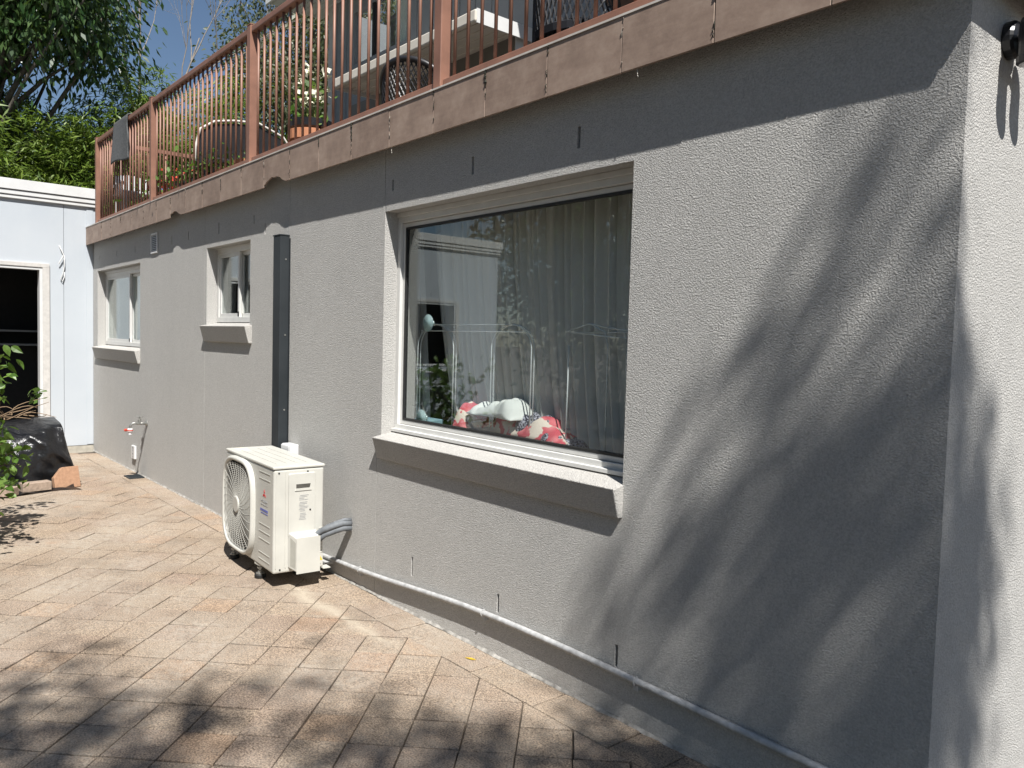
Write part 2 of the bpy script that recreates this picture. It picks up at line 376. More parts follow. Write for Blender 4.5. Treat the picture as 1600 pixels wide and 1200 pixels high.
for idx, (d, pl, c, full, ang) in enumerate(cells):
    dz = .0035*ease(c[0]*3, c[1]*3) + random.uniform(-.0022, .0016); tx, ty = random.gauss(0, .005), random.gauss(0, .005); tz = random.gauss(0, .009)
    if full and ang == 45: me = full_field
    else:
        loc = [(p[0]-c[0], p[1]-c[1]) for p in pl]
        if ang == 0 and full_edge is None: full_edge = paver_mesh(loc).mesh('paver', MT['paver'])
        me = full_edge if ang == 0 else None
        if me is None: me_b = paver_mesh(loc)
    if idx < 300:
        if me is None: me = me_b.mesh('paver', MT['paver'])
        o = link('paver', me, gr); o.location = (c[0]+random.gauss(0, .0011), c[1]+random.gauss(0, .0011), dz); o.rotation_euler = (tx, ty, tz)
    else:
        loc = [(p[0]-c[0], p[1]-c[1]) for p in pl]
        rest.xf = Matrix.Translation((c[0], c[1], dz)) @ Matrix.Rotation(tx, 4, 'X') @ Matrix.Rotation(ty, 4, 'Y')
        b = paver_mesh(loc); rest.add(b.v, b.f)
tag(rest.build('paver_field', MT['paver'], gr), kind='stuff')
# crumbly mortar line where the render meets the paving
m = M()
def mline(x0, x1, y, step):
    x = x0; pr = []
    while x < x1:
        pr.append((x, .006+.012*abs(noise.noise(Vector((x*9, 0, 0))))+.006*random.random(), .008+.012*abs(noise.noise(Vector((x*7, 5, 0))))+.004*random.random())); x += step
    for a, b in zip(pr, pr[1:]):
        m.add([(a[0], y-a[1], .001), (b[0], y-b[1], .001), (b[0], y-.0005, b[2]), (a[0], y-.0005, a[2])], [(0, 1, 2, 3)])
mline(-10.38, -.86, W, .03)
m.build('mortar_line', MT['mortar'], gr)

# ------------------------------------------------------------------ the house
house = thing('house', 'grey rendered house with a tiled balcony edge and white sliding windows', 'house', (-5.6, 4.0, 0))
XL, XR = -10.388, -.845
OPEN = [(-3.77, -1.992, .78, 2.137), (-6.547, -5.642, 1.40, 2.138), (-10.182, -8.445, 1.14, 2.133)]
WEEP = [(-3.435,.20,.302),(-2.72,.208,.294),(-1.995,.20,.288),(-2.288,2.231,2.318),(-2.989,2.226,2.309),(-3.695,2.241,2.299),(-5.58,2.242,2.306),(-6.28,2.229,2.319),(-8.629,2.242,2.313),(-9.345,2.249,2.311),(-10.075,2.251,2.303),(-5.38,2.152,2.227),(-7.0,2.24,2.315),(-7.45,2.24,2.315)]
JOINT = [(-6.592, 0, 2.6), (-4.979, 2.11, 2.6), (-3.7735, 2.137, 2.6), (-3.814, 0, .78)]
holes = [(a, b, c, d, .24) for a, b, c, d in OPEN] + [(x-.0085, x+.0085, z0, z1, .05) for x, z0, z1 in WEEP]
grooves = [(x-.0018, x+.0018, a, b) for x, a, b in JOINT]
xs = sorted({XL, XR} | {h[0] for h in holes} | {h[1] for h in holes} | {g for q in grooves for g in q[:2]})
zs = sorted({-.06, 2.6} | {h[2] for h in holes} | {h[3] for h in holes} | {g for q in grooves for g in q[2:] if 0 < g < 2.6})
m = M()
for a, b in zip(xs, xs[1:]):
    for c, d in zip(zs, zs[1:]):
        mx, mz = (a+b)/2, (c+d)/2
        if any(h[0] < mx < h[1] and h[2] < mz < h[3] for h in holes): continue
        y = W+.005 if any(g[0] < mx < g[1] and g[2] < mz < g[3] for g in grooves) else W
        m.add([(a, y, c), (b, y, c), (b, y, d), (a, y, d)], [(0, 1, 2, 3)])
for a, b, c, d in grooves:
    for x in (a, b): m.add([(x, W, c), (x, W+.005, c), (x, W+.005, d), (x, W, d)], [(0, 1, 2, 3)])
for a, b, c, d, e in holes:
    y = W+e
    m.add([(a, W, c), (a, W, d), (a, y, d), (a, y, c)], [(0, 1, 2, 3)]); m.add([(b, W, c), (b, y, c), (b, y, d), (b, W, d)], [(0, 1, 2, 3)])
    m.add([(a, W, d), (b, W, d), (b, y, d), (a, y, d)], [(0, 1, 2, 3)]); m.add([(a, W, c), (a, y, c), (b, y, c), (b, W, c)], [(0, 1, 2, 3)])
wall = m.build('wall', MT['render'], house)
for x, z0, z1 in WEEP: M().box(x-.011, x+.011, W+.045, W+.06, z0-.005, z1+.005).build('weep_hole', MT['ac_dark'], wall)
sw = M(); sw.add([(XR, W, -.06), (XR, 7, -.06), (XR, 7, 2.6), (XR, W, 2.6)], [(0, 1, 2, 3)]); sw.build('side_wall', MT['side'], house)
# sills
def sill(x0, x1, zt, zb, p=.057, p2=.024, back=.10):
    M().prism([(W+back, zt+.028), (W-p, zt), (W-p2, zb), (W+.03, zb), (W+back, zb)], 'x', x0, x1).build('window_sill', MT['sill'], house, bevel=.004)
sill(-3.774, -1.988, .902, .785); sill(-6.549, -5.603, 1.507, 1.382); sill(-10.21, -8.44, 1.249, 1.122)
# windows -----------------------------------------------------------------------------------
def ring(m, x0, x1, z0, z1, y0, y1, t, tb=None):
    tb = tb or t
    m.box(x0, x1, y0, y1, z1-t, z1); m.box(x0, x1, y0, y1, z0, z0+tb); m.box(x0, x0+t, y0, y1, z0+tb, z1-t); m.box(x1-t, x1, y0, y1, z0+tb, z1-t)
fr = M(); G = W+.09
ring(fr, -3.77, -1.992, .932, 2.112, G-.006, G+.06, .030, .040)
fr.box(-3.768, -1.994, G-.016, G+.06, 2.112, 2.1365)
big = fr.build('window', MT['alu'], house, bevel=.002)
sh = M(); ring(sh, -3.738, -2.024, .974, 2.080, G+.012, G+.04, .022); sh.build('sash', MT['alu'], big, bevel=.002)
sk = M(); ring(sk, -3.715, -2.047, .997, 2.057, G+.010, G+.030, .011); sk.build('gasket', MT['rubber'], big)
M().box(-3.705, -2.057, G+.018, G+.0235, 1.007, 2.047).build('pane', MT['glass'], big)
M().box(-3.765, -1.997, G-.030, G-.006, .930, .948).build('track', MT['alu'], big, bevel=.002)
def slider(x0, x1, z0, z1, xm, head):
    fr = M(); ring(fr, x0, x1, z0, z1, G-.006, G+.07, .038, .042); w = fr.build('window', MT['alu'], house, bevel=.002)
    if head: M().box(x0+.002, x1-.002, G-.02, G+.06, z1, z1+head).build('head_trim', MT['alu'], w, bevel=.002)
    a = M(); ring(a, x0+.038, xm+.02, z0+.042, z1-.038, G+.002, G+.024, .030); a = a.build('sash', MT['alu'], w, bevel=.002)
    M().box(x0+.066, xm-.008, G+.010, G+.015, z0+.070, z1-.066).build('pane', MT['glass'], a)
    b = M(); ring(b, xm-.02, x1-.038, z0+.042, z1-.038, G+.030, G+.052, .030); b = b.build('sash', MT['alu'], w, bevel=.002)
    M().box(xm+.008, x1-.066, G+.038, G+.043, z0+.070, z1-.066).build('pane', MT['glass'], b)
    M().box(xm+.006, xm+.017, G-.006, G+.002, z0+.048, z0+.085).build('latch', MT['black'], a)
    return w
slider(-6.545, -5.644, 1.538, 2.130, -6.105, .006); slider(-10.18, -8.447, 1.283, 2.10, -9.19, .03)
# rooms behind the windows
def room(x0, x1, y1, z0, z1):
    r = M(); y0 = W+.242
    q = [(x0,y0,z0),(x1,y0,z0),(x1,y1,z0),(x0,y1,z0),(x0,y0,z1),(x1,y0,z1),(x1,y1,z1),(x0,y1,z1)]
    r.add(q, [(4,7,6,5),(1,2,6,5)[::-1],(2,3,7,6)[::-1],(3,0,4,7)[::-1]])
    for a, b, c, d in OPEN:
        if a >= x0 and b <= x1:
            for u0, u1, w0, w1 in ((x0, a, z0, z1), (b, x1, z0, z1), (a, b, z0, c), (a, b, d, z1)):
                r.add([(u0, y0, w0), (u1, y0, w0), (u1, y0, w1), (u0, y0, w1)], [(0, 1, 2, 3)])
    o = r.build('room_wall', MT['roomw'], house)
    M().box(x0, x1, y0, y1, z0-.05, z0).build('room_floor', MT['floor_in'], o)
room(-5.0, -1.0, 6.0, .12, 2.45); room(-7.3, -5.1, 4.6, .12, 2.45); room(-10.35, -7.5, 5.0, .12, 2.45)
# balcony slab, tiles, trim
YF = 2.184; ZB, ZT = 2.442, 2.645
M().box(-10.385, -.777, YF+.014, 5.5, 2.53, ZT-.004).build('balcony_slab', MT['slab'], house)
xj = [-.7675] + [-1.598-.403*k+.403*1 for k in range(0, 1)] + [-1.598-.403*k for k in range(0, 22)] + [-10.386]
xj = sorted(set(x for x in xj), reverse=True)
grout = []
for b, a in zip(xj, xj[1:]):
    A, B = a+.0015, b-.0015
    pl = [(A, ZT), (B, ZT), (B, ZB), (A, ZB)]
    if abs(a+5.225) < .02: pl = [(A, ZT), (B, ZT), (B, ZB), (-4.885, ZB), (-4.905, 2.449), (-4.945, 2.463), (-4.965, 2.477), (-5.02, 2.491), (-5.06, 2.489), (-5.10, 2.497), (-5.15, 2.481), (-5.175, 2.478), (-5.205, 2.462), (A, 2.459)]
    if abs(a+7.24) < .02: pl = [(A, ZT), (B, ZT), (B, ZB), (-6.94, ZB), (-7.0, 2.452), (-7.08, 2.484), (-7.14, 2.489), (-7.18, 2.478), (A, 2.474)]
    o = M().prism(pl, 'y', YF+random.uniform(-.0012, .0012), YF+.011).build('fascia_tile', MT['tile'], house, bevel=.0015, seg=1)
    o.rotation_euler = (0, 0, 0)
for k in range(5): M().prism([(YF+.0015+.403*k, ZT), (YF+.403*(k+1)-.0015, ZT), (YF+.403*(k+1)-.0015, ZB), (YF+.403*k+.0015+(.012 if k == 0 else 0), ZB)], 'x', -.7775, -.7665).build('fascia_tile', MT['tile'], house, bevel=.0015, seg=1)
for i, x in enumerate(xj[1:-1]):
    g = M()
    zz = ZB+.006
    g.box(x-.0014, x+.0014, YF+.002, YF+.009, ZB+.004, ZT-.002)
    # crumbs of lime and moss along the joint
    big_m = i in (1, 4, 7)
    for q in range(14 if big_m else 6):
        z = random.uniform(2.58, ZT) if random.random() < .6 else random.uniform(ZB+.02, 2.6)
        w = random.uniform(.0012, .0032)*(2.2 if big_m and z > 2.58 else 1); h = random.uniform(.005, .016); dx = random.uniform(-.004, .004)
        g.tube([(x+dx, YF+.001, z-h), (x+dx*1.4, YF-.003, z), (x+dx*.6, YF+.001, z+h)], [w*.4, w, w*.3], 5)
    g.build('joint_grout', MT['moss'] if i % 4 != 2 else MT['grout'], house)
M().box(-10.386, -.764, YF-.004, YF+.03, ZT+.0005, ZT+.0085).build('edge_trim', MT['trim'], house)
# lime threads hanging under the tile edge
for x, dy in ((-3.60, .0), (-1.93, 0)):
    M().tube([(x, YF+.006, ZB+.002), (x+.006, YF+.004, ZB-.022), (x+.003, YF+.005, ZB-.022), (x+.008, YF+.005, ZB-.03)], .0011, 5).build('lime_thread', MT['lime'], house)
# vent
v = M(); ring(v, -8.056, -7.852, 2.19, 2.382, W-.012, W+.0, .018); v = v.build('air_vent', MT['white'], house, bevel=.002)
for k in range(9):
    z = 2.213+k*.0172
    M().prism([(W-.010, z), (W-.001, z+.011), (W-.001, z+.014), (W-.010, z+.003)], 'x', -8.037, -7.871).build('slat', MT['white'], v)
M().box(-8.037, -7.871, W-.0008, W-.0002, 2.209, 2.363).build('vent_back', MT['ac_dark'], v)
# upper storey set back behind the balcony
UP = 5.5
uw = M()
wx0, wx1, wz0, wz1 = -10.12, -8.66, 5.19, 6.0
for a, b, c, d in ((-10.78, wx0, ZT, 6.25), (wx1, 2.0, ZT, 6.25), (wx0, wx1, ZT, wz0), (wx0, wx1, wz1, 6.25)):
    uw.add([(a, UP, c), (b, UP, c), (b, UP, d), (a, UP, d)], [(0, 1, 2, 3)])
uw.add([(-10.78, UP, ZT), (-10.78, UP, 6.25), (-10.78, 10, 6.25), (-10.78, 10, ZT)], [(0, 1, 2, 3)])
uw = uw.build('upper_wall', MT['siding'], house)
x = -10.60
while x < -5:
    if not (wx0-.05 < x < wx1+.05): M().box(x, x+.012, UP-.010, UP-.0005, ZT, 6.25).build('cover_strip', MT['siding'], uw)
    x += .30
M().box(-10.82, -10.68, UP-.02, UP+.04, ZT, 6.25).build('corner_board', MT['white_dirty'], house)
w = M(); ring(w, wx0, wx1, wz0, wz1, UP-.012, UP+.08, .05); w = w.build('upper_window', MT['siding'], house)
M().box(-9.58, -9.53, UP-.008, UP+.07, wz0+.05, wz1-.05).build('mullion', MT['rubber'], w)
M().box(wx0+.05, wx1-.05, UP+.03, UP+.036, wz0+.05, wz1-.05).build('pane', MT['glass'], w)
cb = M(); cb.grid(lambda a, b: (-9.25+a*.56, UP+.16+.025*math.sin(a*40), wz0+b*.8), 60, 2); cb.build('blind', MT['whitecloth'], w)
M().box(wx0, wx1, UP+.6, UP+.62, wz0-.1, wz1+.1).build('room_back', MT['ac_dark'], w)
ev = M().box(-11.3, 2.2, 4.75, 5.6, 6.25, 6.29).build('eave', MT['white'], house)
for k in range(8): M().box(-11.3, -4.0, 4.80+k*.09, 4.803+k*.09, 6.244, 6.2495).build('lining_joint', MT['white_dirty'], ev)
M().box(-11.3, 2.2, 4.72, 4.75, 6.22, 6.42).build('fascia_board', MT['white'], house)
# shallow bay with its own little roof edge
bay = M().box(-9.7, -6.24, 5.24, UP-.002, ZT, 4.55).build('bay', MT['shade_wall'], house)
M().box(-6.237, -6.225, 5.22, UP-.002, ZT, 4.55).build('bay_end_board', MT['white'], bay)
hd = M().box(-9.0, -6.165, 4.70, UP-.004, 4.55, 4.60).build('bay_roof', MT['cream'], house, bevel=.004)
M().box(-9.02, -6.15, 4.64, 4.698, 4.50, 4.615).build('gutter', MT['cream'], hd, bevel=.014)
for k in range(4): M().box(-9.0, -6.17, 4.76+k*.13, 4.80+k*.13, 4.535, 4.5495).build('soffit_batten', MT['cream'], hd, bevel=.004)
M().box(-9.02, -9.003, 4.66, UP-.004, 4.49, 4.625).build('end_cap', MT['white'], hd)
M().box(-6.163, -6.148, 4.66, UP-.004, 4.49, 4.625).build('end_cap', MT['white'], hd)

# ------------------------------------------------------------------ balcony railing
PY = 2.25; ZR = 3.625
rail = thing('balcony_railing', 'long brown metal railing with round bars above the tiled balcony edge', 'railing', (-5.6, PY, ZT))
posts = [-10.07, -7.96, -5.60, -3.24, -.86]
post_me = M().box(-.032, .032, -.032, .032, ZT+.006, ZR+.012).mesh('post', MT['rail'])
base_me = M().box(-.055, .055, -.045, .045, ZT+.0055, ZT+.016).mesh('base_plate', MT['rail'])
bar_me = M().tube([(0, 0, ZT+.055), (0, 0, ZR-.02)], .0088, 8).mesh('baluster', MT['rail'], True)
bolt_me = M().lathe([(.009, 0), (.009, .009), (.005, .014)], (0, 0, 0), 6).mesh('bolt', MT['rail'])
for x in posts:
    p = link('post', post_me, rail); p.location = (x, PY, 0)
    p.modifiers.new('b', 'BEVEL').width = .004
    b = link('base_plate', base_me, p)
    for s in (-1, 1):
        q = link('bolt', bolt_me, p); q.location = (s*.044, -.032, ZT+.016)
    M().box(x-.034, x+.034, PY-.034, PY+.034, ZR+.0125, ZR+.018).build('post_cap', MT['rail'], rail)
for a, b in zip(posts, posts[1:]):
    M().box(a+.034, b-.034, PY-.026, PY+.026, ZR-.042, ZR).build('top_rail', MT['rail'], rail, bevel=.006)
    M().box(a+.034, b-.034, PY-.018, PY+.018, ZT+.026, ZT+.064).build('bottom_rail', MT['rail'], rail, bevel=.003)
    n = round((b-a)/.1026)
    for k in range(1, n):
        o = link('baluster', bar_me, rail); o.location = (a+(b-a)*k/n, PY, 0); o.rotation_euler = (0, 0, random.random()*6)
er = thing('balcony_railing', 'short brown railing returning along the far end of the balcony behind the towel', 'railing', (-10.07, 3.3, ZT))
for y in (3.32, 4.4):
    o = link('post', post_me, er); o.location = (-10.07, y, 0)
for a, b in ((PY+.034, 3.286), (3.354, 4.366)):
    M().box(-10.09, -10.05, a, b, ZR-.042, ZR).build('top_rail', MT['rail'], er)
    M().box(-10.085, -10.055, a, b, ZT+.03, ZT+.066).build('bottom_rail', MT['rail'], er)
    n = round((b-a)/.1026)
    for k in range(1, n):
        o = link('baluster', bar_me, er); o.location = (-10.07, a+(b-a)*k/n, 0)
# grey bath mat over the rail
def towel(a, b):
    x = -9.24+.52*a+.012*math.sin(b*9)*(a > .9)+.01*math.sin(b*23+2)*(a > .95)
    t = b*.86
    if t < .42: y, z = PY-.037-.02*(1-t/.42)*math.sin(a*4+1)-.012*(1-t/.42), ZR-.42+t+.010*math.sin(a*5)
    elif t < .50: th = (t-.42)/.08*math.pi; y, z = PY-.037*math.cos(th), ZR+.002+.02*math.sin(th)
    else: y, z = PY+.037+.02*(t-.5), ZR-(t-.50)
    return (x, y, z)
o = M().grid(towel, 24, 60).build('bath_mat', MT['mat'], None, True, solid=.011)
tag(o, 'dark grey mat hung over the balcony railing', 'mat')

# ------------------------------------------------------------------ white shed on the left
shed = thing('shed', 'pale blue-white shed standing square to the rendered wall', 'shed', (-12, -.6, 0))
SX = -10.39; SY0, SY1 = -3.70, 2.345
SO = [(.20, 1.735, .25, 2.145), (-2.83, -1.30, 1.02, 2.03)]
ys = sorted({SY0, SY1, 1.955, 1.949} | {a for o in SO for a in o[:2]}); zs2 = sorted({.075, 2.90} | {a for o in SO for a in o[2:]})
m = M()
panel_edges = [SY0, -2.35, -1.15, .05, 1.952, SY1]
for p0, p1 in zip(panel_edges, panel_edges[1:]):
    m = M(); yy = sorted({p0+.002, p1-.002} | {a for o in SO for a in o[:2] if p0 < a < p1})
    for a, b in zip(yy, yy[1:]):
        for c, d in zip(zs2, zs2[1:]):
            if any(o[0] < (a+b)/2 < o[1] and o[2] < (c+d)/2 < o[3] for o in SO): continue
            m.box(SX-.012, SX, a, b, c, d)
    m.build('wall_panel', MT['shed'], shed)
bx = M()
for a, b, c, d in ((SY0+.02, SY1-.01, SX-3.0, SX-.3),): pass
bx.box(SX-3.1, SX-3.0, SY0, SY1, .075, 2.95); bx.box(SX-3.0, SX-.014, SY1-.02, SY1, .075, 2.95); bx.box(SX-3.0, SX-.014, SY0, SY0+.02, .075, 2.95)
bx.build('shed_back', MT['shed'], shed)
ins = M(); 
for a, b in zip([SY0+.02]+[q for o in sorted(SO) for q in (o[0]-.04, o[1]+.04)]+[SY1-.02], [0]): pass
M().box(SX-2.99, SX-.02, SY0+.03, SY1-.03, .04, .075).build('shed_floor', MT['floor_in'], shed)
M().box(SX-1.4, SX-1.38, SY0+.03, SY1-.03, .08, 2.9).build('interior_dark_sheet', MT['ac_dark'], shed)  # black sheet added to stand for the unlit depth of the shed
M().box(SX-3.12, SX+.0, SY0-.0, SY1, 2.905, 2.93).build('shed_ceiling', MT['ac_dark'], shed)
M().box(SX-3.15, SX+.02, SY0-.04, SY1+.004, 3.085, 3.10).build('roof', MT['white'], shed)
M().box(SX-.02, SX+.055, SY0-.06, SY1, 2.985, 3.10).build('fascia_board', MT['white'], shed, bevel=.003)
M().box(SX-.02, SX+.042, SY0-.04, SY1, 2.93, 2.978).build('fascia_moulding', MT['white'], shed, bevel=.004)
M().box(SX-.02, SX+.030, SY0-.03, SY1, 2.888, 2.926).build('fascia_moulding', MT['white'], shed, bevel=.004)
M().box(SX-.02, SX+.004, .95, 2.0, 2.978, 2.986).build('fascia_gap', MT['ac_dark'], shed)
M().box(SX-3.1, SX-.004, SY0, SY1, -.05, .072).build('plinth', MT['cement'], shed)
M().box(SX+.0005, SX+.006, 2.19, 2.258, .085, 2.88).build('corner_strip', MT['shed'], shed)
for (a, b, c, d), nm in ((SO[0], 'door'), (SO[1], 'window')):
    f = M(); ring(f, a-.075, b+.075, c-.075, d+.05, 0, 1, .075)
    f = M()
    for (y0, y1, z0, z1) in ((a-.07, b+.07, d, d+.045), (b, b+.07, c-.06, d-.0005), (a-.07, a, c-.06, d-.0005), (a-.07, b+.07, c-.06-.045, c-.06)):
        f.box(SX+.0005, SX+.022, y0, y1, z0, z1)
    f = f.build(nm+'_frame', MT['white_dirty'], shed, bevel=.002)
    j = M()
    j.box(SX-.12, SX+.012, b-.03, b-.0005, c, d-.03); j.box(SX-.12, SX+.012, a+.0005, a+.03, c, d-.03); j.box(SX-.12, SX+.012, a, b, d-.03, d-.0005); j.box(SX-.12, SX+.012, a, b, c, c+.03)
    j.build('jamb', MT['white'], f)
    if nm == 'window': M().box(SX+.0, SX+.06, a-.1, b+.1, c-.10, c-.07).build('sill', MT['white'], f)
for z in (1.23, 1.40): M().box(SX-1.36, SX-1.0, .1, 2.0, z, z+.022).build('shelf', MT['siding'], shed)
# loose wire on the shed wall
o = M().tube([(SX+.004, 1.905, 2.41), (SX+.02, 1.925, 2.36), (SX+.03, 1.945, 2.31), (SX+.035, 1.925, 2.26), (SX+.03, 1.895, 2.20), (SX+.03, 1.915, 2.24), (SX+.03, 1.95, 2.30), (SX+.025, 1.955, 2.18), (SX+.02, 1.94, 2.09), (SX+.02, 1.915, 2.03), (SX+.02, 1.935, 2.0), (SX+.015, 1.955, 2.05), (SX+.012, 1.955, 2.11)], .006, 6).build('cable_end', MT['white'], None, True)
tag(o, 'loose looped white cable hanging from the shed wall', 'cable')

# ------------------------------------------------------------------ outdoor unit
T_AC = Matrix.Translation((-4.205, 1.832, 0)) @ Matrix.Rotation(-.061, 4, 'Z')
ac = thing('air_conditioner', 'ivory outdoor air conditioner unit standing on rubber feet against the wall', 'air conditioner', (-4.6, 1.95, 0))
def A(): return M(T_AC)
AW, AD, Z0, Z1 = .862, .30, .090, .705
A().box(-AW, 0, 0, AD, Z0, Z1-.018).build('casing', MT['ac'], ac, bevel=.012, seg=3)
lid = A().box(-AW-.004, .004, -.004, AD+.004, Z1-.017, Z1).build('lid', MT['ac'], ac, bevel=.006, seg=3)
for k in range(4): A().box(-AW+.08, -.1, .05+k*.06, .058+k*.06, Z1+.0003, Z1+.002).build('rib', MT['ac'], lid)
A().box(-AW+.03, -AW+.16, .03, .12, Z1+.0003, Z1+.0008).build('sticker', plain('faded_sticker', (.74, .68, .50), .6, .1, 20), lid)
# fan grille
FX, FZ, FR = -.575, .392, .27
def sup(t, r, e): 
    c, s = math.cos(t), math.sin(t)
    k = (abs(c)**e+abs(s)**e)**(-1/e); return (r*k*c, r*k*s)
g = A(); n = 64
for i in range(n):
    pass
vs = []; fs = []
prof = [(FR+.012, -.001), (FR+.011, -.022), (FR+.004, -.031), (FR-.006, -.031), (FR-.011, -.026), (FR-.012, -.002)]
for (r, y) in prof:
    for i in range(n):
        a, b = sup(2*math.pi*i/n, r, 3.6); vs.append((FX+a*1.0, y, FZ+b*1.04))
for j in range(len(prof)-1):
    for i in range(n): fs.append((j*n+i, j*n+(i+1) % n, (j+1)*n+(i+1) % n, (j+1)*n+i))
fan_frame = g.add(vs, fs).build('grille_frame', MT['ac'], ac, True)
bk = A(); pl = [sup(2*math.pi*i/n, FR-.008, 3.6) for i in range(n)]
bk.prism([(FX+a, FZ+b*1.04) for a, b in pl], 'y', -.0035, -.0008).build('recess_dark_plate', MT['ac_dark'], ac)  # flat black plate on the casing, painted shade for the depth behind the grille
fb = A()
for k in range(3):
    t0 = k*2.094
    pts = []
    for q in range(9):
        a = t0+q*.16; pts.append((a, q))
    vs = []; fs = []
    for a, q in pts:
        vs += [(FX+.06*math.cos(a), -.006-.0008*q, FZ+.06*math.sin(a)), (FX+.215*math.cos(a), -.005-.001*q, FZ+.215*math.sin(a))]
    fs = [(2*i, 2*i+1, 2*i+3, 2*i+2) for i in range(8)]
    fb.add(vs, fs)
fb.build('fan_blade', plain('fan_grey', (.10, .10, .095), .5), ac)
gr_m = A()
NR = 17
for k in range(NR):
    r = .062+k*(FR-.024-.062)/(NR-1); e = 2+1.6*(k/(NR-1))**2; nn = 48
    vs = []; fs = []
    for dr, y in ((-.0014, -.0232), (.0014, -.0232), (.0014, -.0245), (-.0014, -.0245)):
        for i in range(nn):
            a, b = sup(2*math.pi*i/nn, r+dr, e); vs.append((FX+a, y, FZ+b*1.02))
    for j in range(4):
        for i in range(nn): fs.append((j*nn+i, j*nn+(i+1) % nn, ((j+1) % 4)*nn+(i+1) % nn, ((j+1) % 4)*nn+i))
    gr_m.add(vs, fs)
gr_m.build('grille_rings', MT['ac'], ac)
sp = A()
for k in range(32):
    t = 2*math.pi*k/32; pts = []
    for q in range(5):
        u = q/4; tt = t+.34*u
        a, b = sup(tt, .05+(FR-.014-.05)*u, 2+1.6*u*u); pts.append((FX+a, -.024, FZ+b*1.02))
    sp.tube(pts, .0012, 4, False)
sp.build('grille_spokes', MT['ac'], ac)
A().lathe([(.052, -.020), (.052, -.029), (.046, -.033)], (FX, 0, FZ), 24, 'y').build('grille_hub', MT['ac'], ac)
# ribs and marks on the front corner panel
for z in (.650, .610, .345, .300, .255, .175, .135): A().box(-.235, -.055, -.0022, -.0003, z, z+.004).build('front_rib', MT['ac'], ac)
lg = A(); L = .028; cx, cz = -.150, .525
def rhomb(ang):
    c, s = math.cos(ang), math.sin(ang); h = L*.5/math.tan(R(60))*1.0
    P = [(0, 0), (L*.5, .5*L*math.tan(R(30))), (L, 0), (L*.5, -.5*L*math.tan(R(30)))]
    return [(cx+x*c-y*s, cz+x*s+y*c) for x, y in P]
for a in (90, 210, 330): lg.prism(rhomb(R(a)), 'y', -.0016, -.0004)
lg.build('emblem', MT['red'], ac)
def text(body, size, xf, mat, name, parent):
    cu = bpy.data.curves.new('txt', 'FONT'); cu.body = body; cu.size = size; cu.align_x = 'CENTER'; cu.extrude = .0004
    ob = bpy.data.objects.new('txt', cu); COL.objects.link(ob)
    bpy.context.view_layer.update()
    me = bpy.data.meshes.new_from_object(ob.evaluated_get(bpy.context.evaluated_depsgraph_get()))
    bpy.data.objects.remove(ob); me.transform(xf); me.materials.clear(); me.materials.append(mat)
    return link(name, me, parent)
RX = Matrix.Rotation(R(90), 4, 'X')
text('MITSUBISHI', .021, T_AC @ Matrix.Translation((-.150, -.0012, .476)) @ RX, MT['ac_grey'], 'lettering', ac)
text('HEAVY INDUSTRIES', .0128, T_AC @ Matrix.Translation((-.150, -.0012, .459)) @ RX, MT['ac_grey'], 'lettering', ac)
A().box(-.215, -.09, -.0014, -.0004, .424, .437).build('printed_mark', MT['blue'], ac)
A().box(-.205, -.09, -.0014, -.0004, .410, .415).build('printed_mark', MT['blue'], ac)
# end panel
A().box(0, .0035, .012, .016, Z0+.03, Z1-.04).build('panel_seam', MT['ac'], ac)
A().box(-.001, .004, .068, .072, Z0+.03, Z1-.03).build('panel_seam', MT['ac'], ac)
sv = A().prism([(.085, .30), (.245, .30), (.245, .655), (.238, .662), (.092, .662), (.085, .655)], 'x', -.001, .010).build('service_cover', MT['ac'], ac, bevel=.004)
A().prism([(.128, .575), (.208, .575), (.214, .598), (.128, .598)], 'x', .0102, .0112).build('hand_slot', plain('slot_shade', (.07, .065, .055), .8), sv)
A().prism([(.120, .560), (.220, .560), (.210, .573), (.128, .573)], 'x', .0102, .014).build('slot_lip', MT['ac'], sv)
lb = A()
z = .53
for k in range(16):
    if k in (4, 11): z -= .006
    w = random.uniform(.030, .055); y0 = .145+random.uniform(0, .008)
    lb.box(.0103, .0108, y0, y0+w, z, z+.0032); z -= .0085
lb.build('rating_label', MT['ac_grey'], sv)
A().lathe([(.005, .010), (.005, .013)], (0, .213, .445), 8, 'x').build('screw', MT['black'], sv)
vc = A(); 
vc.add([(.0, .085, .12), (.0, .255, .12), (.0, .255, .325), (.0, .085, .325), (.075, .115, .10), (.075, .245, .10), (.075, .245, .295), (.075, .115, .295)],
       [(4,5,6,7),(0,1,5,4)[::-1],(1,2,6,5)[::-1],(2,3,7,6)[::-1],(3,0,4,7)[::-1],(0,1,2,3)])
vc = vc.build('valve_cover', MT['ac'], ac, bevel=.006, seg=3)
A().add([(.020, .0935, .13), (.060, .1095, .12), (.060, .1095, .27), (.020, .0935, .295)], [(0, 1, 2, 3)[::-1]]).build('cover_vent', plain('vent_shade', (.35, .34, .30), .6), vc, solid=.001)
A().box(.0005, .003, .262, .298, .10, .175).build('warning_plate', MT['ac'], ac)
A().prism([(.266, .135), (.296, .135), (.281, .163)], 'x', .0032, .004).build('warning_sign', MT['yellow'], ac)
A().prism([(.2795, .140), (.2825, .140), (.2825, .153), (.2795, .153)], 'x', .0042, .0046).build('warning_mark', MT['black'], ac)
for (y, z) in ((.03, .668), (.20, .668), (.04, .112), (.285, .112)): A().lathe([(.005, .0005), (.005, .003)], (0, y, z), 8, 'x').build('screw', MT['ac_dark'], ac)
hs = A()
for k in range(9): hs.box(.0005, .0025, AD-.03, AD-.006, .18+k*.018, .188+k*.018)
hs.build('panel_print', plain('emboss', (.6, .59, .53), .5), ac)
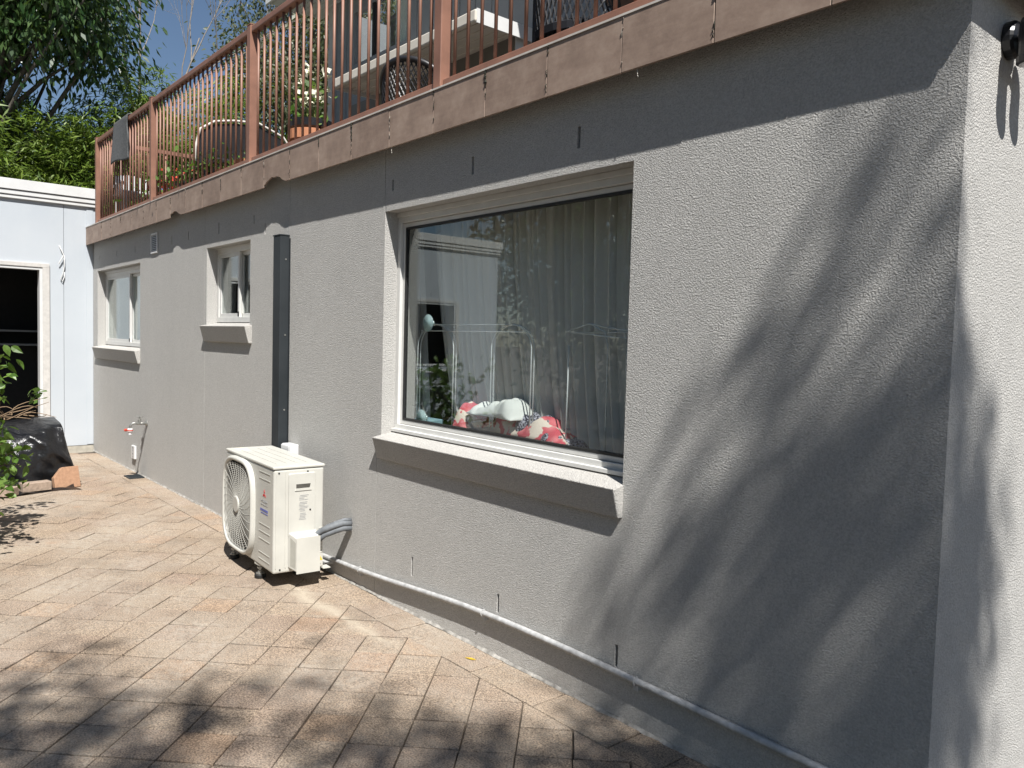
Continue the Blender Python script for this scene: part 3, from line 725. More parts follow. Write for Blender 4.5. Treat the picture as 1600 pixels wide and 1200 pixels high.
A().box(-.03, .03, AD-.01, AD+.035, Z0-.002, Z0+.003).build('foot_rail', MT['ac'], ac)
for (x, y) in ((-4.475, 1.872), (-4.965, 1.900), (-4.455, 2.10), (-4.945, 2.13)):
    f = M().lathe([(.030, .001), (.034, .006), (.034, .020), (.026, .026)], (x, y, 0), 18).build('foot', MT['rubber'], ac, False)
    M().lathe([(.026, .0265), (.026, .031), (.014, .034), (.014, .044), (.008, .045), (.008, .080)], (x, y, 0), 14).build('foot_bolt', MT['steel'], f)
    M().lathe([(.018, .058), (.018, .068)], (x, y, 0), 6).build('foot_nut', MT['steel'], f)
    M().box(x-.04, x+.04, y-.02, y+.02, .080, .090).build('foot_bracket', MT['ac'], f)
# lagged refrigerant lines
for k, (dz, dy) in enumerate(((0, 0), (-.028, .012), (.02, .03))):
    pts = [(-4.235, 2.02+dy, .225+dz), (-4.19, 2.05+dy, .265+dz), (-4.13, 2.10+dy, .325+dz), (-4.10, 2.15+dy, .348+dz), (-4.085, 2.20+dy*.5, .360+dz), (-4.08, 2.255, .356+dz)]
    o = M().tube(pts, [.017, .019, .018, .019, .018, .019] if k < 2 else .011, 12).build('pipe', MT['foam'], ac, True)
# ------------------------------------------------------------------ duct, junction box, pipes
d = thing('pipe_duct', 'tall dark grey metal duct cover running up the wall above the outdoor unit', 'duct', (-5.03, W, .66))
M().box(-5.088, -4.977, 2.196, W-.0005, .66, 2.104).build('cover', MT['duct'], d, bevel=.004)
M().box(-5.091, -4.974, 2.193, W-.0005, 2.1045, 2.114).build('end_cap', MT['duct'], d, bevel=.003)
M().box(-4.976, -4.962, W-.004, W-.0005, .66, 2.09).build('flange', MT['duct'], d)
for z in (.95, 1.45, 1.95): M().lathe([(.006, 0), (.006, .003)], (-4.9765, 2.235, z), 8, 'x').build('screw', MT['steel'], d)
e = thing('junction_box', 'small white box on the wall just behind the outdoor unit', 'junction box', (-4.86, W, .66))
M().box(-4.93, -4.80, W-.062, W-.0005, .60, .735).build('box', MT['plastic_white'], e, bevel=.006)
M().box(-4.925, -4.805, W-.070, W-.0625, .605, .73).build('cover', MT['plastic_white'], e, bevel=.004)
dp = thing('drain_pipe', 'white plastic pipe clipped along the foot of the grey wall', 'pipe', (-2.5, W, .18))
py = W-.0185
pp = [(-4.52, py, .090), (-4.38, py, .094), (-4.0, py, .108), (-3.66, py, .128), (-3.3, py, .156), (-2.95, py, .180), (-2.6, py, .192), (-2.2, py, .194), (-1.85, py, .190), (-1.5, py, .184), (-1.15, py, .178), (-.95, py, .175), (XR+.0185, py, .173), (XR+.0185, W+.1, .171), (XR+.0185, 2.7, .17), (XR+.0185, 3.1, .20), (XR+.0185, 3.6, .24)]
fine = []
for i in range(len(pp)-1):
    p0, p1, p2, p3 = [Vector(pp[max(0, min(len(pp)-1, i+k))]) for k in (-1, 0, 1, 2)]
    for q in range(4):
        t = q/4; v = .5*((2*p1)+(-p0+p2)*t+(2*p0-5*p1+4*p2-p3)*t*t+(-p0+3*p1-3*p2+p3)*t**3)
        if i in (11, 12, 13): v = p1.lerp(p2, t)
        fine.append(v)
fine.append(Vector(pp[-1]))
M().tube(fine[:53], .0130, 12).build('pipe', MT['pvc'], dp, True)
for x in (-2.80, -1.875, -1.05, -3.95):
    zc = min(fine, key=lambda p: abs(p.x-x)).z
    pr = [(math.cos(t)*.0165, math.sin(t)*.0165) for t in [R(-90+15*k) for k in range(0, 13)]]
    c = M(); c.tube([(x, py-math.cos(R(a))*.0160, zc+math.sin(R(a))*.0160) for a in range(-120, 121, 24)], .0022, 5)
    c.box(x-.012, x+.012, py-.002, W-.0003, zc-.034, zc-.0155)
    c.build('pipe_clip', MT['pvc'], dp)
M().box(-4.46, -4.30, W-.05, W-.0005, .062, .074).build('pipe_offset', MT['pvc'], dp)

# tap and its plate, drain
tap = thing('garden_tap', 'outdoor brass tap with a red and white fitting on the grey wall', 'tap', (-8.2, W, .5))
tx, tz = -8.20, .545
M().tube([(tx, W-.001, tz), (tx, W-.09, tz)], .013, 12).build('tap_body', MT['steel'], tap, True)
M().lathe([(.028, -.001), (.028, -.008), (.016, -.022)], (tx, W, tz), 16, 'y').build('wall_flange', MT['steel'], tap)
M().tube([(tx, W-.085, tz), (tx-.01, W-.125, tz+.005), (tx-.015, W-.15, tz-.02), (tx-.016, W-.152, tz-.045)], .012, 12).build('spout', MT['steel'], tap, True)
M().lathe([(.017, .0), (.017, .03), (.008, .032), (.007, .062)], (tx, W-.07, tz+.008), 12).build('tap_head', MT['steel'], tap)
M().box(tx-.006, tx+.006, W-.105, W-.035, tz+.066, tz+.075).build('tap_handle', MT['steel'], tap, bevel=.003)
M().box(tx-.035, tx+.035, W-.076, W-.064, tz+.0665, tz+.0745).build('tap_handle', MT['steel'], tap, bevel=.003)
f = M().lathe([(.02, 0), (.026, -.006), (.026, -.03), (.016, -.04), (.016, -.06)], (tx-.016, W-.152, tz-.046), 14).build('hose_fitting', MT['plastic_white'], tap)
M().lathe([(.0275, -.014), (.0275, -.024)], (tx-.016, W-.152, tz-.046), 14).build('fitting_ring', MT['redpetal'], f)
M().tube([(tx-.03, W-.165, tz-.062), (tx-.062, W-.185, tz-.066)], .014, 10).build('timer_knob', MT['redpetal'], f)
pl = thing('wall_plate', 'small white printed plate low on the wall below the tap', 'sign', (-8.62, W, .13))
M().box(-8.685, -8.565, W-.022, W-.0005, .138, .272).build('plate', MT['plastic_white'], pl, bevel=.003)
q = M()
for z0, z1, x0, x1 in ((.243, .262, -8.64, -8.605), (.212, .236, -8.632, -8.612), (.18, .20, -8.642, -8.612), (.148, .170, -8.638, -8.618)): q.box(x0, x1, W-.0228, W-.0222, z0, z1)
q.build('plate_print', MT['ac_grey'], pl)
dr = thing('floor_drain', 'small dark floor drain in the paving under the tap', 'drain', (-8.29, 2.17, 0))
k = M(); 
for y0, y1, x0, x1 in ((2.10, 2.115, -8.40, -8.20), (2.225, 2.24, -8.40, -8.20), (2.115, 2.225, -8.40, -8.385), (2.115, 2.225, -8.215, -8.20)): k.box(x0, x1, y0, y1, .001, .012)
k.build('frame', MT['duct'], dr)
M().box(-8.385, -8.215, 2.115, 2.225, .0012, .003).build('well', MT['ac_dark'], dr)
for i in range(5): M().box(-8.36+i*.03, -8.352+i*.03, 2.115, 2.225, .0035, .010).build('bar', MT['duct'], dr)

# ------------------------------------------------------------------ twin spotlight on the side wall
sl = thing('spotlight', 'black twin spotlight fixed high on the bright side wall', 'light', (XR, 2.5, 2.33))
LZ = 2.335; LY = 2.525
M().lathe([(.052, .0006), (.052, .022), (.046, .030), (.030, .034)], (XR, LY, LZ), 24, 'x').build('base', MT['black'], sl, bevel=.002)
M().tube([(XR+.03, LY, LZ), (XR+.062, LY, LZ)], .016, 12).build('stem', MT['black'], sl, True)
for s, y in ((-1, 2.474), (1, 2.578)):
    M().tube([(XR+.058, LY, LZ), (XR+.068, LY+s*.022, LZ-.002), (XR+.075, y-s*.012, LZ-.005)], .010, 10).build('arm', MT['black'], sl, True)
    hd = M().lathe([(.020, .055), (.030, .045), (.034, .03), (.034, -.055), (.037, -.058), (.037, -.075), (.031, -.078)], (XR+.08, y, LZ-.015), 20).build('lamp_head', MT['black'], sl, bevel=.001)
    M().lathe([(.030, -.0785), (.026, -.081)], (XR+.08, y, LZ-.015), 20).build('lens', MT['lens'], hd)

# ------------------------------------------------------------------ behind the big window
def curtain(name, x0t, x1t, x0b, x1b, y, zb, zt, folds, amp, label, nx=220, bow=0, ph=0):
    def fn(a, b):
        # b: 0 top .. 1 bottom ; a across, folds bunch unevenly
        aa = a+.012*math.sin(a*23+ph)+.008*math.sin(a*51+ph*2)
        x0 = x0t+(x0b-x0t)*(b**2.2); x1 = x1t+(x1b-x1t)*(b**1.5)
        x = x0+(x1-x0)*a
        f = math.sin(aa*folds*2*math.pi+ph)*amp*(.6+.4*b)+math.sin(aa*folds*3.1*math.pi+1+ph)*amp*.45+.01*math.sin(b*3+a*5)
        return (x+.25*amp*math.cos(aa*folds*2*math.pi), y+f, zt+(zb-zt)*b)
    o = M().grid(fn, nx, 22).build(name, MT['sheer'], None, True)
    return tag(o, label, 'curtain', 'sheer curtains behind the big window')
curtain('sheer_curtain', -3.80, -2.86, -3.52, -2.74, 2.60, .965, 2.40, 15, .032, 'loosely swept sheer curtain left of the middle of the big window')
curtain('sheer_curtain', -3.0, -1.6, -2.83, -1.6, 2.59, .965, 2.40, 20, .032, 'full length sheer curtain filling the right half of the big window', ph=1.3)
curtain('sheer_curtain', -4.25, -3.88, -4.25, -3.78, 2.58, .965, 2.40, 6, .02, 'narrow bunched sheer curtain at the left edge of the big window', 80, ph=.5)
bench = thing('bench', 'dark low bench inside the room under the big window', 'bench', (-3.0, 2.75, .12))
M().box(-3.95, -1.7, 2.45, 3.05, .90, .955).build('bench_top', MT['duct'], bench, bevel=.004)
for x in (-3.9, -1.78):
    for y in (2.56, 2.98): M().box(x, x+.05, y-.05, y, .12, .90).build('leg', MT['duct'], bench)
wr = thing('wire_rack', 'white wire rack with two rounded hoops standing inside the big window', 'rack', (-3.2, 2.46, .955))
def hoop(x0, x1, z1, y, r=.0035):
    c = (x0+x1)/2; h = (x1-x0)/2; pts = [(x0, y, .957), (x0, y, z1-h*.75)]
    for k in range(1, 12):
        t = math.pi*(1-k/12); pts.append((c+h*math.cos(t), y, z1-h*.75+h*.75*math.sin(t)))
    return pts+[(x1, y, z1-h*.75), (x1, y, .957)]
for x0, x1 in ((-3.72, -3.38), (-3.06, -2.76)):
    for dy in (0, .018): M().tube(hoop(x0, x1, 1.53, 2.46+dy), .0035, 6).build('hoop', MT['chrome'], wr, True)
for z, y, a, b in ((1.530, 2.452, -3.55, -2.91), (1.495, 2.452, -3.68, -2.80), (1.495, 2.488, -3.68, -2.80)): M().tube([(a, y, z), (b, y, z)], .003, 6).build('cross_wire', MT['chrome'], wr, True)
wr2 = thing('wire_rack', 'white wire rack with a peaked shelf at the right edge of the big window', 'rack', (-2.3, 2.46, .955))
for pts in ([(-2.52, 2.455, 1.50), (-2.38, 2.455, 1.535), (-2.26, 2.455, 1.515), (-2.06, 2.455, 1.50)], [(-2.52, 2.455, 1.50), (-2.25, 2.455, 1.478), (-2.05, 2.455, 1.47)], [(-2.38, 2.455, 1.535), (-2.29, 2.455, 1.50), (-2.27, 2.455, 1.44), (-2.27, 2.455, .957)], [(-2.30, 2.49, 1.525), (-2.21, 2.49, 1.50), (-2.195, 2.49, 1.44), (-2.195, 2.49, .957)], [(-2.52, 2.49, 1.495), (-2.2, 2.49, 1.50), (-2.05, 2.49, 1.49)], [(-2.54, 2.49, 1.44), (-2.545, 2.49, .957)]):
    M().tube(pts, .0035, 6).build('wire', MT['chrome'], wr2, True)
for (x, y, z, l) in ((-3.515, 2.405, 1.535, 'clear suction cup on top of the hooped wire rack'), (-3.56, 2.405, 1.02, 'clear suction cup low on the glass beside the folded cloths')):
    o = M().lathe([(.046, -.020), (.044, -.016), (.028, -.009), (.013, -.004), (.012, .006), (.015, .008), (.015, .0125)], (x, y, z), 24, 'y').build('suction_cup', MT['cup'], None, True)
    tag(o, l, 'suction cup')
def cloth(name, mat, label, c, size, h, seed, cat, rot=0, sol=.006):
    ca, sa = math.cos(rot), math.sin(rot)
    def fn(a, b):
        x, y = (a-.5)*size[0], (b-.5)*size[1]
        e = max(0, 1-(2*abs(a-.5))**4)*max(0, 1-(2*abs(b-.5))**4)
        z = h*e*(.55+.6*noise.noise(Vector((x*5+seed, y*5, seed)))+.35*math.sin(x*16+3*y+seed)*.5)+.034*noise.noise(Vector((x*24, y*24, seed)))*e
        wob = .04*noise.noise(Vector((x*6+seed*3, y*6, 1)))
        return (c[0]+(x+wob)*ca-(y)*sa, c[1]+(x)*sa+(y+wob)*ca, c[2]+max(.002, z))
    o = M().grid(fn, 46, 26).build(name, mat, None, True, solid=sol); return tag(o, label, cat)
cloth('folded_cloth', MT['pink'], 'pink floral cloth crumpled behind the glass under the white one', (-2.93, 2.535, .99), (.84, .17), .14, 2.3, 'cloth', -.05)
cloth('folded_cloth', MT['pink'], 'small red and pink bundle at the left end of the cloths', (-3.24, 2.53, .985), (.22, .16), .27, 5.1, 'cloth', .3)
cloth('folded_cloth', MT['whitecloth'], 'white cloth lying on top of the pink one inside the window', (-3.03, 2.525, 1.07), (.42, .17), .125, 8.4, 'cloth', -.12)
cloth('speckled_cushion', MT['speck'], 'rounded black and white speckled cushion right of the white cloth in the window', (-2.78, 2.52, .97), (.30, .13), .27, 3.2, 'cushion', .1)
cloth('speckled_cushion', MT['speck'], 'small flat speckled dark cushion at the right end of the pink cloth', (-2.62, 2.52, .96), (.26, .12), .07, 6.6, 'cushion')
o = M().box(-3.74, -3.60, 2.46, 2.56, .957, 1.0).build('blue_box', plain('pale_blue_box', (.30, .48, .55), .5), None, bevel=.004); tag(o, 'pale blue flat box at the left corner inside the big window', 'box')
curtain('sheer_curtain', -10.15, -9.15, -10.15, -9.2, 2.60, 1.0, 2.4, 9, .018, 'pale sheer curtain behind the farthest small window', 90, ph=.2)['group'] = 'sheer curtains of the small window'
curtain('sheer_curtain', -9.0, -8.3, -8.98, -8.3, 2.60, 1.0, 2.4, 6, .018, 'pale sheer curtain on the right of the farthest small window', 90, ph=.9)['group'] = 'sheer curtains of the small window'

# ------------------------------------------------------------------ vegetation helpers
def ovate_mesh(name, C, D, L, Wd, mat, parent=None):
    # broad leaves: two folded halves of five corners each along a midrib
    n = len(C); D = D/np.linalg.norm(D, axis=1, keepdims=True)
    s = np.cross(D, rng.normal(size=(n, 3))*.6+np.array([[0, 0, 1.0]])); s /= np.linalg.norm(s, axis=1, keepdims=True)+1e-9; nn = np.cross(s, D)
    L = (L*rng.uniform(.55, 1.25, n))[:, None]; w = Wd*L
    P = lambda t, q, h: C+D*L*(t-.5)+s*w*q+nn*L*h
    v = np.stack([P(0, 0, 0), P(.16, .36, .06), P(.42, .5, .09), P(.72, .30, .04), P(1, 0, -.10), P(.72, -.30, .04), P(.42, -.5, .09), P(.16, -.36, .06), P(.45, 0, .02)], 1).reshape(-1, 3)
    f = []
    for i in range(n):
        b = 9*i; f += [(b, b+1, b+2, b+8), (b+8, b+2, b+3, b+4), (b, b+8, b+6, b+7), (b+8, b+4, b+5, b+6)]
    me = bpy.data.meshes.new(name); me.from_pydata(v.tolist(), [], f); me.materials.append(mat); me.update(); return link(name, me, parent)
def leaf_mesh(name, C, D, L, Wd, mat, parent=None, bend=.15):
    # C centres, D directions (N,3); each leaf one bent diamond of two triangles
    n = len(C); D = D/np.linalg.norm(D, axis=1, keepdims=True)
    r = rng.normal(size=(n, 3)); s = np.cross(D, r); s /= np.linalg.norm(s, axis=1, keepdims=True)+1e-9; nn = np.cross(D, s)
    L = (L*rng.uniform(.65, 1.25, n))[:, None]; w = Wd/1.0*L
    v = np.stack([C-D*L*.5, C+s*w*.5+nn*L*bend*.3-D*L*.08, C+D*L*.5-nn*L*bend*.3, C-s*w*.5+nn*L*bend*.3-D*L*.08], 1).reshape(-1, 3)
    me = bpy.data.meshes.new(name); me.vertices.add(4*n); me.vertices.foreach_set('co', v.ravel())
    me.loops.add(4*n); me.loops.foreach_set('vertex_index', np.arange(4*n, dtype=np.int32))
    me.polygons.add(n); me.polygons.foreach_set('loop_start', np.arange(0, 4*n, 4, dtype=np.int32)); me.polygons.foreach_set('loop_total', np.full(n, 4, np.int32))
    me.materials.append(mat); me.update(); me.validate(); return link(name, me, parent)
def rv(n, s=1.0): return rng.normal(0, s, (n, 3))
def curve(p0, p1, sag=0, wig=.1, n=6):
    p0, p1 = Vector(p0), Vector(p1); L = (p1-p0).length; out = []
    o = Vector((random.gauss(0, wig), random.gauss(0, wig), random.gauss(0, wig)))*L
    for i in range(n):
        t = i/(n-1); out.append(p0.lerp(p1, t)+o*math.sin(t*math.pi)*.5+Vector((0, 0, -sag*math.sin(t*math.pi))))
    return out
def tree(name, label, base, clumps, mat, leafL, leafW, per, spread, trunk_r, bark, top, group=None, down=.3, cat='tree', bmax=60):
    t = thing(name, label, cat, base, group)
    b = M(); base = Vector(base); top = Vector(top)
    tp = curve(base-Vector((0, 0, .05)), top, 0, .05, 8)
    b.tube(tp, [trunk_r*(1-.6*i/7) for i in range(8)], 9)
    for i, c in enumerate(clumps[:bmax]):
        k = 3+int(4*random.random()); st = tp[k]
        b.tube(curve(st, c, -.1, .12, 6), [trunk_r*.32*(1-.85*i/5)+.004 for i in range(6)], 6)
        for q in range(2):
            e = Vector(c)+Vector(random.gauss(0, 1) for _ in range(3))*spread
            b.tube(curve(c, e, 0, .1, 4), [.012, .009, .006, .003], 4, False)
    b.build('trunk', bark, t, True)
    C = np.array([list(c) for c in clumps]); n = len(C)*per
    idx = np.repeat(np.arange(len(C)), per); off = rv(n, spread)
    P = C[idx]+off; D = off*.8+rv(n, spread*.8); D[:, 2] -= down*spread*2
    leaf_mesh('crown', P, D, np.full(n, leafL), leafW, mat, t); return t
def blob(c, r, n, pmin=.0):
    out = []
    while len(out) < n:
        p = np.array([random.uniform(-1, 1) for _ in range(3)])
        d = np.linalg.norm(p)
        if pmin <= d <= 1+.25*noise.noise(Vector(p*2.2)): out.append(Vector((c[0]+p[0]*r[0], c[1]+p[1]*r[1], c[2]+p[2]*r[2])))
    return out
# bamboo thicket behind the shed and the balcony: each clump its own plant
def bamboo(i, x, y, h, rad, label):
    t = thing('bamboo_clump', label, 'bamboo', (x, y, 0), 'bamboo behind the shed')
    cu = M(); P = []; Dd = []
    for k in range(11):
        a = random.random()*6.28; q = rad*.35*random.random(); bx_, by_ = x+q*math.cos(a), y+q*math.sin(a)
        hh = h*random.uniform(.72, 1.06); lean = random.uniform(.3, 1.2)*rad; la = random.random()*6.28
        pts = [(bx_+lean*math.cos(la)*u**2.4, by_+lean*math.sin(la)*u**2.4, hh*u-.05) for u in [j/7 for j in range(8)]]
        cu.tube(pts, [.020*(1-.8*j/7)+.002 for j in range(8)], 5)
        nl = 2300
        u = rng.beta(2.2, 1.3, nl)*.93+.08
        px = bx_+lean*math.cos(la)*u**2.4; py_ = by_+lean*math.sin(la)*u**2.4; pz = hh*u
        side = rng.uniform(0, 6.283, nl); br = np.floor(u*26)/26; side = (br*97.3 % 6.283)+rng.normal(0, .75, nl); ln = rng.gamma(2.2, .22, nl)*(1.15-u*.55)
        P.append(np.stack([px+np.cos(side)*ln, py_+np.sin(side)*ln, pz+.12-.30*ln**1.6+rng.normal(0, .06, nl)], 1))
        Dd.append(np.stack([np.cos(side)+rng.normal(0, .5, nl), np.sin(side)+rng.normal(0, .5, nl), rng.normal(-.55, .5, nl)], 1))
    cu.build('culm', MT['culm'], t, True); P = np.concatenate(P); Dd = np.concatenate(Dd)
    leaf_mesh('foliage', P, Dd, np.full(len(P), .165), .15, MT['bamboo'], t)
spots = [(-14.6, .9, 4.5, 1.1), (-15.1, 2.4, 5.0, 1.15), (-14.9, 3.5, 5.2, 1.1), (-15.6, 4.8, 6.0, 1.2), (-15.0, 6.0, 5.3, 1.2), (-16.4, 7.3, 5.6, 1.2), (-17.2, 3.2, 5.9, 1.3), (-15.4, -.6, 5.0, 1.1), (-17.5, 5.4, 6.4, 1.2), (-17.0, 1.2, 5.4, 1.2), (-18.0, 9.0, 5.2, 1.3)]
names = ['second clump of feathery bamboo from the left above the shed roof', 'third clump of feathery bamboo in front, mid height above the shed', 'bamboo clump just left of the far railing post', 'tall bamboo plume rising above the railing left of the bare tree', 'bamboo clump seen through the middle of the far railing', 'bamboo clump seen through the railing under the small leaved tree', 'bamboo clump in the back row under the dark leafy tree', 'bamboo clump at the extreme left edge behind the shed', 'tallest back row bamboo plume against the blue sky', 'back row bamboo clump left behind the shed roof', 'farthest bamboo clump beside the upper wall corner']
for i, (s, l) in enumerate(zip(spots, names)): bamboo(i, *s, l)
def pix(c):
    q = Vector(c)-Vector((0, 0, 1.45)); d = q.dot(fw); return 800+FPX*q.dot(r2)/d, 600-FPX*q.dot(u2)/d
# big dark leafy tree top left
cl = [c for c in blob((-15.2, 2.3, 7.4), (2.2, 2.2, 2.3), 150, .25) if pix(c)[0] < 190 and pix(c)[1] < 105]
tree('leafy_tree', 'large dark glossy leaved tree filling the top left corner', (-16.6, 1.6, 0), cl, MT['leafdark'], .165, .36, 170, .33, .16, MT['bark'], (-15.6, 2.2, 7.2), down=.9)
# small leaved tree on the right
cl = [c for c in blob((-18.3, 9.0, 8.4), (2.2, 2.6, 2.7), 110, .1) + blob((-17.2, 8.2, 5.8), (1.6, 1.8, 1.9), 50, .1) + blob((-17.5, 10.2, 7.2), (1.8, 1.9, 2.6), 50, .1) if pix(c)[0] > 372]
tree('small_leaved_tree', 'airy grey green small leaved tree above the railing beside the upper wall', (-18.8, 8.8, 0), cl, MT['euca'], .125, .45, 210, .42, .17, MT['bark'], (-18.4, 8.6, 8.0), down=.5)
# dark shrubs in the depth behind the thicket
for x, y, h, l in ((-20.5, 2.0, 3.2, 'dense dark tree crown deep behind the bamboo on the left'), (-21, 6.5, 3.2, 'dense dark tree crown deep behind the middle of the railing'), (-20.5, 11, 3.4, 'dense dark tree crown deep behind the small leaved tree')):
    tree('background_tree', l, (x, y, 0), [c for c in blob((x, y, h), (2.2, 2.6, 2.6), 90, .2) if pix(c)[1] > 150], MT['leafdark'], .26, .5, 55, .5, .15, MT['bark'], (x, y, h), 'dark trees behind the bamboo', .3)
# bare tree
bt = thing('bare_tree', 'leafless pale branched tree against the blue sky between two leafy trees', 'tree', (-17.4, 4.7, 0))
b = M()
def grow(p, d, L, r, dep):
    d = d.normalized(); pts = [p]; q = p.copy(); n = 5
    for i in range(n):
        d = (d+Vector((random.gauss(0, .07), random.gauss(0, .07), .03+random.gauss(0, .05)))).normalized(); q = q+d*L/n; pts.append(q.copy())
    b.tube(pts, [r*(1-.45*i/n) for i in range(n+1)], 6 if r > .01 else 4, False)
    if dep == 0: return
    for k in range(3 if dep > 1 else 4):
        i = random.choice([2, 3, 4, 5]); a = Vector((random.gauss(0, .5), random.gauss(0, .62), random.gauss(.25, .3)))
        grow(pts[i], d+a, L*random.uniform(.5, .78), r*.5, dep-1)
grow(Vector((-17.4, 4.7, 0)), Vector((0, -.02, 1)), 5.6, .06, 0)
for k, (d, L) in enumerate((((.0, .42, 1), 3.0), ((.0, -.05, 1), 3.4), ((.1, .8, 1), 2.6), ((-.2, .2, 1), 3.2), ((0, -.3, 1), 2.2))):
    grow(Vector((-17.4, 4.65, 5.0+.1*k)), Vector(d), L, .026, 5)
b.build('trunk', MT['palebark'], bt, True)
# shade tree behind the photographer (its crown shades the near paving and the right end of the wall)
poly = [(-3.95, -.05), (-3.55, .56), (-3.25, .98), (-2.74, 1.32), (-2.34, 1.62), (-2.0, 1.95), (-2.0, 2.28), (-2.14, 2.50), (-1.95, 2.68), (-1.68, 2.84), (-1.35, 2.97), (-1.02, 2.78), (-.9, 2.5), (0, 2.0), (.5, .5), (.5, -1.5), (-3, -1.5), (-4.4, -.8)]
def inpoly(x, y):
    c = False
    for i in range(len(poly)):
        (a, b_), (c_, d) = poly[i], poly[i-1]
        if (b_ > y) != (d > y) and x < (c_-a)*(y-b_)/(d-b_)+a: c = not c
    return c
st = random.Random(21); cl = []
gx = -4.4
while gx < .6:
    gy = -1.5
    while gy < 3.3:
        x, y = gx+st.uniform(-.11, .11), gy+st.uniform(-.11, .11)
        deep = y > 2.05 and -1.95 < x < -1.0
        if inpoly(x, y) and noise.noise(Vector((x*1.9, y*1.9, 4.4))) < (.48 if deep else .47):
            if deep:
                h = st.uniform(8.2, 11.0); cl.append(Vector((x+st.uniform(-.1, .1)+.635*h, y+st.uniform(-.1, .1)-.28*h, h)))
            h = st.uniform(8.2, 11.0); cl.append(Vector((x+.635*h, y-.28*h, h)))
        gy += .2
    gx += .2
for x, y in ((-2.36, 2.80), (-2.62, 1.62), (-3.05, 1.36), (-3.75, .75), (-2.33, 2.4)):
    h = 9.4; cl.append(Vector((x+.635*h, y-.28*h, h)))
random.shuffle(cl)
tree('shade_tree', 'garden tree whose crown throws dappled shade on the paving and wall', (6.4, -3.4, 0), cl, MT['leafdark'], .115, .45, 46, .11, .13, MT['bark'], (5.0, -2.2, 9.2), down=.4, bmax=60)
# trees of the garden opposite, mirrored in the big window
for x, y, r, l in ((-12.5, -8.0, 2.4, 'round garden tree left of the lawn beyond the shed'), (-8.0, -9.5, 2.6, 'tall garden tree opposite the middle of the house'), (-3.5, -8.5, 2.4, 'garden tree opposite the big window'), (.5, -9.0, 2.5, 'garden tree opposite the right end of the house')):
    tree('garden_tree', l, (x, y, 0), blob((x, y, 4.2), (r*1.1, r, 4.0), 130, .1), MT['leafdark'] if x != -8 else MT['shrub'], .2, .5, 120, .45, .13, MT['bark'], (x, y, 4.2), 'trees of the opposite garden', .3)
# shrub at the left edge in front of the polythene
sh = thing('shrub', 'bright green leafy shrub at the left edge in front of the black plastic', 'shrub', (-6.75, .55, 0))
b = M(); P = []; Dd = []
tips = [(-6.72, .86, 1.22), (-6.65, .84, 1.10), (-6.6, .84, .62), (-6.6, .95, .46), (-6.62, .92, .56), (-6.7, .84, .38), (-6.5, .88, .33)]
tips += [(-6.9+random.uniform(0, 1.25), .15+random.uniform(0, .62), random.uniform(.25, 1.25)) for _ in range(46)]
for k, tpt in enumerate(tips):
    c = curve((-6.65+random.uniform(-.2, .2), .5+random.uniform(-.1, .1), -.02), tpt, -.12, .12, 7)
    b.tube(c, [.009-.0011*i for i in range(7)], 5, False)
    for i in range(2, 7):
        nl = 9 if i > 3 else 4
        P.append(np.array(list(c[i]))+rv(nl, .05)); dd = rv(nl, .7); dd[:, 2] -= .25; Dd.append(dd)
b.build('stems', MT['twig'], sh, True); P = np.concatenate(P); Dd = np.concatenate(Dd)
ovate_mesh('foliage', P, Dd, np.full(len(P), .078), .55, MT['shrub'], sh)
pk = thing('plant_stake_frame', 'thin metal plant support frame standing by the shrub at the left', 'plant support', (-5.9, .6, 0))
for a, c in (((-5.95, .62, 0), (-5.95, .62, 1.0)), ((-5.55, .42, 0), (-5.55, .42, .62)), ((-5.95, .62, 1.0), (-6.2, .42, .95)), ((-5.95, .62, 1.0), (-5.55, .42, .62)), ((-5.55, .42, .62), (-5.72, .28, .60)), ((-6.2, .42, .95), (-5.72, .28, .60))): M().tube([a, c], .009, 6).build('rod', MT['black'], pk, True)
# ------------------------------------------------------------------ polythene-covered heap, bricks
def heap(a, b):
    # a: 0 right end .. 1 left end along -y ; b: 0 front ground .. 1 back ground
    y = 1.70-a*1.75
    prof = min(1, .10+3.6*a) if a < .25 else 1
    t = b*math.pi
    e = 2.6; c, s = math.cos(t), math.sin(t); k = (abs(c)**e+abs(s)**e)**(-1/e)
    hgt = .585*(.02 if a == 0 else 1)*(1-(1-min(1, a/.075))**3*.55 if a < .075 else 1)*(1-.03*math.sin(a*5))
    x = -8.75+.52*k*c*(.85+.15*prof); z = hgt*k*s
    endpull = .11*max(0, 1-a/.08)
    y -= endpull*(z/.58)**.5 if z > 0 else 0
    f = noise.noise(Vector((y*3.0+z*2.2, z*2.0-y*1.6, .3)))
    fold = abs(math.sin((y*1.6+z*1.5+.35*f)*5.2))**5
    x += (.045*fold+.05*noise.noise(Vector((y*4, z*4, 7)))+.02*noise.noise(Vector((y*13, z*13, 2))))*(1 if b < .6 else .3)
    z += .022*noise.noise(Vector((y*4, b*6, 4)))*s
    return (x, y, max(.004, z))
o = M().grid(heap, 130, 90).build('plastic_cover', MT['poly'], None, True); tag(o, 'creased black plastic sheet draped over a heap by the shed', 'plastic sheet')
sk = M().grid(lambda a, b: (-8.20+.32*b-.05*math.sin(a*9)*b, 1.60-a*1.0+.02*math.sin(b*8), .006+.035*max(0, noise.noise(Vector((a*8, b*3, 2))))+.05*(1-b)**2), 70, 18).build('plastic_skirt', MT['poly'], o, True)
